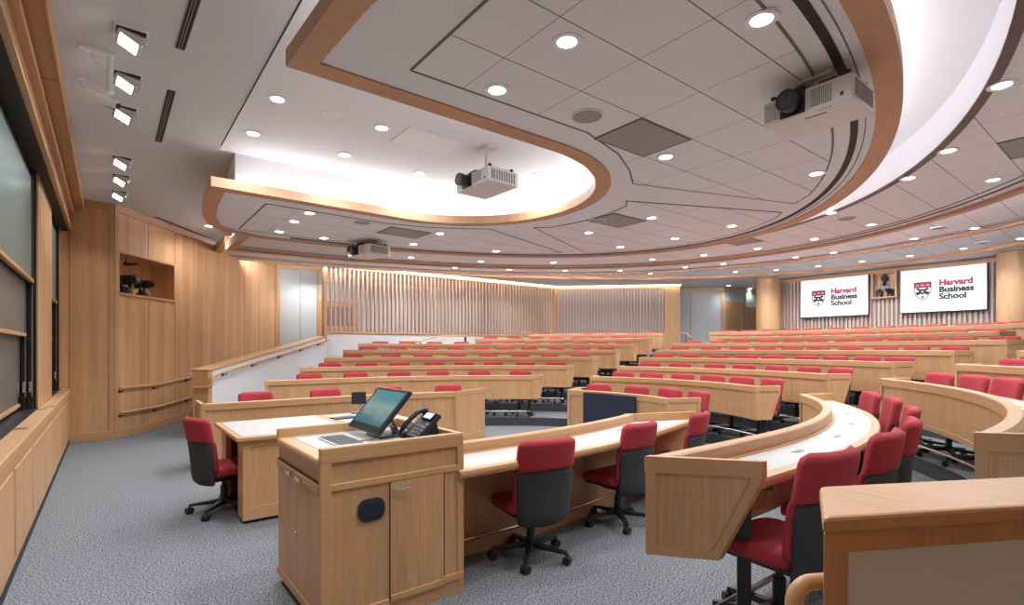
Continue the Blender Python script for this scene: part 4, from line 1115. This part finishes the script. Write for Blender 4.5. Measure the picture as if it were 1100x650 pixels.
def make_chair(detail):
    t = thing('swivel_chair', '-', 'chair')
    seat = bmesh.new()
    rings = []
    for (z, k) in ((.365, .86), (.372, .97), (.395, 1.0), (.425, 1.0), (.440, .96), (.447, .86), (.449, .5)):
        ring = []
        for i in range(40):
            a = 2*PI*i/40; c, s = math.cos(a), math.sin(a)
            x = math.copysign(abs(c)**.45, c)*.235*k; y = .035+math.copysign(abs(s)**.45, s)*.225*k
            zz = z - (.03*max(0, (y-.15)/.1)**2 if y > .15 else 0)
            ring.append(seat.verts.new((x, y, zz)))
        rings.append(ring)
    for A, B in zip(rings, rings[1:]):
        for i in range(40): seat.faces.new((A[i], A[(i+1) % 40], B[(i+1) % 40], B[i]))
    seat.faces.new(rings[0][::-1]); seat.faces.new(rings[-1])
    obj('seat', seat, 'red', t, local=True, smooth='all')
    bfn = back_fn(.40, .895, .455, .445)
    def th(v):
        z = .40+.495*v; base = .045 if z < .675 else .075
        d = min(.895-z, z-.40)
        return base*math.sqrt(max(.02, 1-max(0, (.03-d)/.03)**2))
    def bf2(u, v):
        x, y, z = bfn(u, v); return (x, y-(.015 if z >= .675 else 0), z)
    back = sheet(12, 24, bf2, th); obj('backrest', back, 'red', t, local=True, smooth='all')
    sfn = back_fn(.285, .685, .40, .452, -.030)
    def sth(v):
        z = .285+.40*v; d = z-.285
        return .035*math.sqrt(max(.02, 1-max(0, (.03-d)/.03)**2))
    obj('back_shell', sheet(12, 16, sfn, sth), 'shell', t, local=True, smooth='all')
    b = bmesh.new(); box(b, -.20, .20, -.18, .20, .345, .37); box(b, -.09, .09, -.16, .10, .30, .345); box(b, .10, .20, .02, .04, .325, .335); obj('seat_pan', b, 'shell' if not detail else 'black', t, local=True, bevel=.01)
    b = bmesh.new(); cyl(b, (0, 0), .030, .10, .24, 14); cyl(b, (0, 0), .018, .24, .31, 12)
    if detail: obj('gas_column', b, 'black', t, local=True, smooth=True); b = bmesh.new()
    cyl(b, (0, 0), .045, .075, .125, 16)
    for i in range(5):
        a = 2*PI*i/5+.3; mt = Matrix.Rotation(a, 4, 'Z')
        vs = []
        for (r, hw, zt_, zb) in ((.03, .026, .118, .080), (.28, .016, .088, .068)):
            for (s_, zz) in ((-1, zb), (1, zb), (1, zt_), (-1, zt_)): vs.append(b.verts.new(mt @ Vector((r, s_*hw, zz))))
        for q in ((0, 1, 2, 3), (4, 7, 6, 5), (0, 4, 5, 1), (1, 5, 6, 2), (2, 6, 7, 3), (3, 7, 4, 0)): b.faces.new([vs[i_] for i_ in q])
    if not detail:
        for i in range(5):
            a = 2*PI*i/5+.3; cx_, cy_ = .28*math.cos(a), .28*math.sin(a)
            tube(b, [(cx_-.02*math.sin(a), cy_+.02*math.cos(a), .03), (cx_+.02*math.sin(a), cy_-.02*math.cos(a), .03)], .03, 10)
    obj('star_base', b, 'black', t, local=True, bevel=.004 if detail else 0)
    if detail:
        for i in range(5):
            a = 2*PI*i/5+.3; cx_, cy_ = .28*math.cos(a), .28*math.sin(a); w_ = a+random.uniform(-.8, .8)
            b = bmesh.new(); sx, sy = -math.sin(w_), math.cos(w_)
            for (d0, d1) in ((-.026, -.008), (.008, .026)):
                tube(b, [(cx_+sx*d0, cy_+sy*d0, .029), (cx_+sx*d1, cy_+sy*d1, .029)], .029, 18)
            tube(b, [(cx_-sx*.009, cy_-sy*.009, .036), (cx_+sx*.009, cy_+sy*.009, .036)], .027, 12)
            tube(b, [(cx_, cy_, .03), (cx_, cy_, .075)], .009, 8)
            obj('caster', b, 'rubber', t, local=True, smooth=True)
    return t
chA, chB = make_chair(True), make_chair(False)
used = {'A': False, 'B': False}
def put_chair(kind, x, y, z, face, label, group):
    src = chA if kind == 'A' else chB; rz = face-PI/2
    if not used[kind]:
        used[kind] = True; src.location = (x, y, z); src.rotation_euler = (0, 0, rz); src['label'] = label; src['group'] = group; return src
    return dup(src, (x, y, z), rz, label, group)
OFF = .46    # hub distance outward from the rim line (back sits .22 farther)
def bank(k, pxs, name, kind='B'):
    for i, q in enumerate(sorted(pxs)):
        s = s_px(k, q, OFF+.24); x, y, nx, ny = at(k, s)
        x += nx*OFF; y += ny*OFF
        a = math.atan2(-ny, -nx)+random.uniform(-.10, .10)
        put_chair(kind, x, y, zt(k), a, 'red swivel chair, %s from the left, %s row of the %s seating bank' % (ORD[i], NAMEROW[k % 8], name), 'red chairs of the %s seating bank' % name)
bank(0, [274, 348, 417, 480], 'left')
bank(1, [331.6, 381, 427.8, 470.3, 515.6, 558.3], 'left')
bank(2, [353.6, 394.2, 430, 466.7, 498.6, 531.2, 563.6, 598], 'left')
bank(3, [378.7, 419.9, 454, 490.7, 525.4, 558.5, 590.6, 623.4], 'left')
bank(4, [395.7, 428.6, 460.5, 489.6, 517.2, 542, 568.5, 597.4, 625.7, 651.6], 'left')
bank(5, [408.2, 438.4, 467.3, 495.4, 521, 547.4, 572, 598.2, 622.9, 646.5, 669.6], 'left')
bank(6, [527, 552.3, 575.8, 597, 620, 642, 664.7, 687.5], 'left')
bank(7, [584.5, 608, 632.7, 655, 679, 700.9], 'left')
bank(8, [644.6, 685.8, 720.4, 751.7], 'middle', 'A')
bank(1, [668.7, 700.7, 734.2, 767, 798, 829.7], 'middle')
bank(2, [698.2, 730.9, 767, 799.3, 834, 868.3, 902], 'middle')
bank(3, [712.9, 741.6, 771.8, 802.6, 831.4, 865.4, 897.4, 932, 967.4], 'middle')
bank(4, [730.9, 765, 793.8, 821.8, 850.9, 880.1, 916, 950.8, 984.3, 1025.2], 'middle')
bank(5, [744.8, 771.6, 796.9, 824.6, 851.4, 878.1, 908, 936, 969, 1000.7, 1034.6, 1080], 'middle')
bank(6, [796.5, 820, 847.8, 875, 900.6, 929, 958.9, 990.4, 1024.4, 1064.5], 'middle')
bank(7, [782.7, 802.9, 826.8, 850, 873.2, 896.8, 923.2, 950.5, 976, 1005, 1037.5, 1068.9, 1097.8], 'middle')
# right bank
g = 'red chairs of the right seating bank'
for (px, py, ang, lab) in ((570, 598.6, 80, 'red and black swivel chair behind the lectern side of the near floor-level desk'),
                           (664, 561.5, 92, 'red and black swivel chair at the middle of the near floor-level desk'),
                           (726, 537, 104, 'red and black swivel chair at the far end of the near floor-level desk')):
    x, y = P(px, py, 0); put_chair('A', x, y, 0, math.radians(ang), lab, g)
zz = zt(1)+.89
for i, (px, py) in enumerate(((903, 482), (940, 462), (964, 449), (958, 437), (940, 427.5), (922, 421.5))):
    p = P(px, py, zz); fa = math.radians((84, 92, 102, 108, 116, 124)[i])
    s = s_near(1, p, .55); x, y, nx, ny = at(1, s); o_ = max(.58, (p[0]-x)*nx+(p[1]-y)*ny)
    p = (x+nx*o_, y+ny*o_)
    put_chair('A', p[0]+math.cos(fa)*.25, p[1]+math.sin(fa)*.25, zt(1), fa, 'red swivel chair at the second-row desk of the right bank, %s counted from the camera' % ORD[i], g)
for i, q in enumerate((1010, 1047, 1084, 1125, 1175)):
    s = s_px(2, q, OFF+.24); x, y, nx, ny = at(2, s); a = math.atan2(-ny, -nx)+random.uniform(-.05, .12)
    if i < 3: put_chair('B', x+nx*OFF, y+ny*OFF, zt(2), a, 'red swivel chair at the third-row desk of the right bank, %s from the left' % ORD[i], g)
s = s_px(3, 1093, OFF+.24); x, y, nx, ny = at(3, s); put_chair('B', x+nx*OFF, y+ny*OFF, zt(3), math.atan2(-ny, -nx), 'red swivel chair at the fourth-row desk of the right bank, at the picture edge', g)

# ------------------------------------------------------------------ instructor table
t = thing('instructor_table', 'oak instructor table with pale top and kneehole, behind the lectern', 'table', (1.7, 5.4, 0))
def tabletop(x0, x1, y0, y1, z, nm, lab=None):
    b = bmesh.new(); box(b, x0+.05, x1-.05, y0+.05, y1-.05, z-.03, z+.001); obj(nm, b, 'lam', t)
    b = bmesh.new()
    box(b, x0, x1, y0, y0+.052, z-.04, z); box(b, x0, x1, y1-.052, y1, z-.04, z); box(b, x0, x0+.052, y0, y1, z-.04, z); box(b, x1-.052, x1, y0, y1, z-.04, z)
    obj('edge_nosing', b, 'oak_t', t, bevel=.012, seg=3)
tabletop(.84, 1.86, 4.83, 5.98, .755, 'tabletop'); tabletop(1.865, 2.62, 5.02, 6.02, .745, 'side_tabletop')
b = bmesh.new(); box(b, .90, 1.84, 4.90, 4.94, .09, .715); obj('front_panel', b, 'oak_v', t)
b = bmesh.new()
for (x0, x1, z0, z1) in ((.90, 1.84, .66, .715), (.90, 1.84, .03, .14), (.90, .955, .09, .715), (1.79, 1.84, .09, .715)): box(b, x0, x1, 4.885, 4.945, z0, z1)
box(b, .90, .945, 4.885, 5.10, .03, .715)
obj('panel_frame', b, 'oak_t', t, bevel=.003)
b = bmesh.new(); box(b, .93, 1.84, 4.93, 5.9, .0, .03); obj('plinth', b, 'dark', t)
b = bmesh.new(); box(b, .90, .945, 5.70, 5.92, .0, .715); obj('side_panel', b, 'oak_v', t)
b = bmesh.new(); box(b, 1.45, 1.50, 4.94, 5.92, .03, .715); obj('inner_panel', b, 'shell', t)
b = bmesh.new(); box(b, .90, 1.84, 5.90, 5.94, .03, .715); obj('back_panel', b, 'oak_v', t)
b = bmesh.new(); box(b, 1.9, 2.56, 5.08, 5.96, .05, .70); obj('side_cabinet', b, 'oak_v', t, bevel=.004)
x, y = P(228, 551, 0)
put_chair('A', .84, 5.42, 0, math.radians(16), 'red and black swivel chair tucked into the left side of the instructor table', 'red chairs on the front floor')
x, y = P(385, 443, .756)
t = thing('table_power_box', 'small dark pop-up socket box set in the pale instructor tabletop', 'socket box', (x, y, .756), 0)
b = bmesh.new(); box(b, -.085, .085, -.06, .06, 0, .006); obj('lid', b, 'plastic', t, local=True, bevel=.002)
b = bmesh.new(); box(b, -.07, .07, -.045, .045, .006, .008); obj('sockets', b, 'projv', t, local=True)
# small control screen on stem
x, y = P(385.5, 450, .747)
t = thing('small_monitor', 'small dark screen on a steel stem standing on the instructor table', 'monitor', (x, y, .746), math.radians(0))
b = bmesh.new(); cyl(b, (0, 0), .05, 0, .012, 20); tube(b, [(0, 0, 0), (0, 0, .17)], .012, 10); obj('stem', b, 'chrome', t, local=True, smooth=True)
mt = Matrix.Translation((0, 0, .225)) @ Matrix.Rotation(math.radians(-20), 4, 'Z') @ Matrix.Rotation(math.radians(-10), 4, 'X')
b = bmesh.new(); box(b, -.075, .075, -.02, .02, -.065, .065, mt); h = obj('housing', b, 'plastic', t, local=True, bevel=.006)
b = bmesh.new(); box(b, -.062, .066, -.0215, -.02, -.055, .058, mt); obj('screen', b, 'navyplast', t, local=True)
x, y = P(370, 449, .747)
t = thing('tablet', 'flat dark slate tablet lying on the instructor table', 'tablet', (x, y, .746), .15)
b = bmesh.new(); box(b, -.13, .13, -.09, .09, 0, .010); obj('body', b, 'plastic', t, local=True, bevel=.004)
b = bmesh.new(); box(b, -.115, .115, -.075, .075, .010, .0108); obj('screen', b, 'glass', t, local=True)

# ------------------------------------------------------------------ lectern
X0, X1, Y0, Y1, ZT = .86, 1.73, 2.71, 3.60, .985
LZ = .925
t = thing('lectern_cabinet', 'oak lectern cabinet with raised rim, doors and black oval vent, nearest the camera', 'lectern', ((X0+X1)/2, (Y0+Y1)/2, 0))
b = bmesh.new(); box(b, X0+.03, X1-.02, Y0+.03, Y1-.02, .04, LZ-.02); obj('body', b, 'oak_v', t)
b = bmesh.new(); box(b, X0+.09, X1-.04, Y0+.035, Y1-.035, LZ-.02, LZ); obj('worktop', b, 'lam', t)
b = bmesh.new(); box(b, X0-.01, X0+.095, Y0+.035, Y1-.035, LZ-.045, LZ+.002); obj('front_nosing', b, 'oak_t', t, bevel=.018, seg=4)
b = bmesh.new()
box(b, X0-.0, X1, Y0-.004, Y0+.035, .90, ZT); box(b, X0-.0, X1, Y1-.035, Y1, LZ-.05, ZT); box(b, X1-.04, X1, Y0, Y1, LZ-.05, ZT)
obj('rim', b, 'oak_x', t, bevel=.008)
# front (camera-facing, -Y) frame
fb = [('top_rail', X0+.05, X1-.04, .755, .79), ('left_stile', X0, X0+.055, .05, .905), ('right_stile', X1-.045, X1, .05, .905)]
b = bmesh.new()
for _, x0, x1, z0, z1 in fb: box(b, x0, x1, Y0-.004, Y0+.03, z0, z1)
obj('face_frame', b, 'oak_t', t, bevel=.003)
b = bmesh.new(); box(b, X0+.055, X1-.045, Y0+.010, Y0+.03, .79, .905); obj('upper_panel', b, 'oak_v', t)
xm = X0+.386; xr = X0+.729
b = bmesh.new(); box(b, X0+.055, xm-.004, Y0+.006, Y0+.03, .05, .756); obj('fixed_panel', b, 'oak_v', t)
b = bmesh.new(); box(b, xm, xr, Y0-.004, Y0+.02, .12, .752); dr = obj('door', b, 'oak_v', t, bevel=.003)
b = bmesh.new(); tube(b, [(xm+.02, Y0-.004, .712), (xm+.02, Y0-.028, .712), (xm+.10, Y0-.028, .712), (xm+.10, Y0-.004, .712)], .007, 8); q = obj('handle', b, 'chrome', t, smooth=True); q.parent = dr; q.location = dr.location
b = bmesh.new(); box(b, xm, xr, Y0-.012, Y0+.02, .085, .12); q = obj('kick_rail', b, 'oak_t', t, bevel=.002); q.parent = dr
b = bmesh.new(); box(b, xr+.008, X1-.045, Y0+.004, Y0+.03, .13, .756); obj('narrow_panel', b, 'oak_v', t)
b = bmesh.new(); box(b, X0+.055, xm-.01, Y0-.006, Y0+.02, .06, .10); box(b, X0+.06, X1-.004, Y0+.02, Y1-.02, .0, .06); box(b, xr, X1, Y0-.008, Y0+.02, .09, .13); box(b, X0, X1, Y0+.001, Y0+.02, .0, .09); obj('plinth', b, 'oak_t', t, bevel=.002)
b = bmesh.new(); box(b, xm-.003, xm, Y0+.001, Y0+.004, .08, .755); box(b, xr+.001, xr+.007, Y0-.0, Y0+.004, .10, .755); obj('shadow_gap', b, 'dark', t)
# oval vent: rounded rectangle
def rrect(cx, cz, w, h, r, y0, y1, n=8):
    pts = []
    for (sx, sz, a0) in ((1, 1, 0), (-1, 1, 90), (-1, -1, 180), (1, -1, 270)):
        for i in range(n+1):
            a = math.radians(a0+90*i/n); pts.append((cx+sx*(w/2-r)+r*math.cos(a), cz+sz*(h/2-r)+r*math.sin(a)))
    b = bmesh.new(); lo = [b.verts.new((x, y0, z)) for x, z in pts]; hi = [b.verts.new((x, y1, z)) for x, z in pts]
    b.faces.new(lo); b.faces.new(hi[::-1])
    for i in range(len(pts)): b.faces.new((lo[i], lo[(i+1) % len(pts)], hi[(i+1) % len(pts)], hi[i]))
    return b
vx_, vz_ = X0+.275, .62
v_ = obj('vent', rrect(vx_, vz_, .155, .125, .048, Y0-.006, Y0+.008), 'navyplast', t, bevel=.004)
q = obj('vent_mesh', rrect(vx_, vz_, .115, .085, .040, Y0-.009, Y0-.004), 'plastic', t); q.parent = v_
b = bmesh.new()
for i in range(9):
    zz_ = vz_-.034+.0085*i; hw = .053*math.sqrt(max(.2, 1-((zz_-vz_)/.046)**2)); box(b, vx_-hw, vx_+hw, Y0-.0105, Y0-.009, zz_-.0018, zz_+.0018)
q = obj('vent_louvres', b, 'navyplast', t); q.parent = v_
# left side (facing -X): two doors with pulls
ym = (Y0+Y1)/2
b = bmesh.new(); box(b, X0+.012, X0+.03, Y0+.03, Y1-.02, .80, .88); obj('side_apron', b, 'oak_v', t)
for i, (y0, y1) in enumerate(((Y0+.04, ym-.004), (ym+.004, Y1-.03))):
    b = bmesh.new(); box(b, X0+.004, X0+.03, y0, y1, .10, .745); dr = obj('side_door', b, 'oak_v', t, bevel=.002)
    b = bmesh.new(); box(b, X0-.006, X0+.03, y0, y1, .745, .79); q = obj('door_top_rail', b, 'oak_t', t, bevel=.004); q.parent = dr
    b = bmesh.new(); yy = ym+(-.14 if i == 0 else .06); box(b, X0-.022, X0-.006, yy, yy+.09, .768, .774); box(b, X0-.022, X0-.018, yy, yy+.09, .75, .774); q = obj('pull', b, 'chrome', t, bevel=.002); q.parent = dr
b = bmesh.new(); box(b, X0-.002, X0+.03, Y0+.03, Y1-.02, .05, .10); obj('side_kick', b, 'oak_t', t, bevel=.003)
b = bmesh.new(); tube(b, [(X0+.004, ym, .43), (X0-.008, ym, .43)], .009, 12); obj('lock', b, 'chrome', t, smooth=True)
b = bmesh.new(); box(b, X0+.002, X0+.012, Y0+.03, Y1-.02, .79, .80); obj('side_gap', b, 'dark', t)

# monitor on lectern
mx, my = 1.50, 3.22
t = thing('touch_monitor', 'tilted black touch monitor on a metal stand on the lectern', 'monitor', (mx, my, LZ))
b = bmesh.new(); box(b, 1.37, 1.60, 3.12, 3.36, LZ, LZ+.012); obj('stand_base', b, 'plastic', t, bevel=.004)
b = bmesh.new(); vs = []
for (x, z) in ((1.54, LZ+.01), (1.44, 1.12), (1.425, 1.10), (1.51, LZ+.01)):
    vs.append((b.verts.new((x, 3.19, z)), b.verts.new((x, 3.26, z))))
b.faces.new([v[0] for v in vs]); b.faces.new([v[1] for v in vs][::-1])
for i in range(4): b.faces.new((vs[i][0], vs[(i+1) % 4][0], vs[(i+1) % 4][1], vs[i][1]))
obj('stand_arm', b, 'chrome', t, bevel=.002)
cM = Vector((1.41, 3.26, 1.105)); ux = Vector((0, -1, 0)); uy = Vector((.22, 0, .25)).normalized(); un = ux.cross(uy)
M4 = Matrix(((ux.x, uy.x, un.x, cM.x), (ux.y, uy.y, un.y, cM.y), (ux.z, uy.z, un.z, cM.z), (0, 0, 0, 1)))
b = bmesh.new(); box(b, -.245, .245, -.17, .17, -.028, 0, M4); h = obj('housing', b, 'plastic', t, bevel=.006)
b = bmesh.new(); box(b, -.215, .215, -.125, .145, 0, .0015, None)
pm = obj('display', b, 'pic', t, local=True); pm.matrix_local = Matrix.Translation(-Vector(t.location)) @ M4
b = bmesh.new(); box(b, -.215, .215, -.137, -.125, 0, .002, M4); obj('taskbar', b, 'plastic', t)
b = bmesh.new(); tube(b, [M4 @ Vector((0, -.152, 0)), M4 @ Vector((0, -.152, .0025))], .006, 12); obj('maker_badge', b, 'chrome', t)
# keyboard
t = thing('keyboard', 'black slim keyboard lying on the pale lectern top', 'keyboard', (1.14, 3.19, LZ+.001))
b = bmesh.new(); box(b, -.085, .085, -.185, .185, 0, .010); obj('body', b, 'white', t, local=True, bevel=.003)
for r in range(5):
    for c in range(12):
        pass
b = bmesh.new()
for r in range(5):
    for c in range(12):
        x0 = -.078+.0315*r; y0 = -.178+.0298*c; box(b, x0, x0+.026, y0, y0+.0245, .010, .0135)
o = obj('keys', b, 'key', t, local=True)
# phone
t = thing('desk_phone', 'black desk phone with small lit display, tilted on the lectern', 'telephone', (1.58, 3.0, LZ))
c0 = Vector((1.585, 3.0, LZ+.085)); uy = Vector((.16, 0, .135)).normalized(); un = ux.cross(uy)
M5 = Matrix(((ux.x, uy.x, un.x, c0.x), (ux.y, uy.y, un.y, c0.y), (ux.z, uy.z, un.z, c0.z), (0, 0, 0, 1)))
b = bmesh.new(); box(b, -.10, .10, -.115, .115, -.03, 0, M5); obj('body', b, 'plastic', t, bevel=.008)
b = bmesh.new(); vs = []
for (x, z) in ((1.52, LZ), (1.69, LZ), (1.665, LZ+.12)): vs.append((b.verts.new((x, 2.93, z)), b.verts.new((x, 3.07, z))))
b.faces.new([v[0] for v in vs]); b.faces.new([v[1] for v in vs][::-1])
for i in range(3): b.faces.new((vs[i][0], vs[(i+1) % 3][0], vs[(i+1) % 3][1], vs[i][1]))
obj('foot_wedge', b, 'plastic', t, bevel=.003)
b = bmesh.new(); tube(b, [M5 @ Vector(p) for p in ((-.075, -.115, .012), (-.075, -.10, .030), (-.075, -.05, .045), (-.075, .05, .045), (-.075, .10, .030), (-.075, .118, .010))], .016, 12); ball(b, M5 @ Vector((-.075, -.105, .012)), .026); ball(b, M5 @ Vector((-.075, .108, .012)), .026); obj('handset', b, 'plastic', t, smooth='all')
b = bmesh.new(); box(b, -.035, .085, .045, .105, 0, .014, M5); dsp = obj('display_hood', b, 'plastic', t, bevel=.003)
M['lcd'] = plain('lcd_glow', (.5, .7, .72), .3, emit=(.55, .8, .85), es=.6)
b = bmesh.new(); box(b, -.02, .07, .055, .095, .014, .0155, M5); q = obj('lcd', b, 'lcd', t); q.parent = dsp
b = bmesh.new()
for r in range(4):
    for c in range(3): box(b, -.025+.03*c, -.005+.03*c, -.095+.026*r, -.078+.026*r, 0, .006, M5)
for r in range(5): box(b, .066, .088, -.10+.026*r, -.085+.026*r, 0, .005, M5)
obj('buttons', b, 'projv', t)
t = thing('computer_mouse', 'small black mouse at the right end of the lectern top', 'mouse', (1.655, 2.83, LZ))
b = bmesh.new(); ball(b, (0, 0, .012), .03, (1.3, .9, .6)); obj('body', b, 'plastic', t, local=True, smooth='all')
b = bmesh.new(); tube(b, [(-.03, 0, .012), (-.08, .02, .005), (-.12, .06, .004)], .003, 6); obj('cord', b, 'black', t, local=True)
b = bmesh.new(); tube(b, [(1.37, 3.17, LZ+.006), (1.33, 3.15, LZ+.005), (1.29, 3.10, LZ+.005), (1.25, 3.12, LZ+.005), (1.22, 3.13, LZ+.006)], .003, 6)
tag(obj('keyboard_cable', b, 'black'), 'thin black cable between keyboard and touch monitor on the lectern', 'cable')

# ------------------------------------------------------------------ world, camera, exposure
w = bpy.data.worlds.new('w'); bpy.context.scene.world = w; w.use_nodes = True
w.node_tree.nodes['Background'].inputs[0].default_value = (.8, .85, .95, 1); w.node_tree.nodes['Background'].inputs[1].default_value = .3
cam = bpy.data.cameras.new('camera'); co = bpy.data.objects.new('camera', cam); col.objects.link(co)
co.location = (0, 0, H)
yaw = math.atan2(-fx, fy)
co.rotation_euler = (PI/2, 0, yaw)
cam.sensor_width = 36; cam.lens = F/1100*36; cam.shift_y = (HY-325)/1100; cam.clip_start = .05
bpy.context.scene.camera = co
vs_ = bpy.context.scene.view_settings
vs_.view_transform = 'Standard'; vs_.look = 'None'; vs_.gamma = 1; vs_.use_curve_mapping = False
vs_.exposure = 0.55
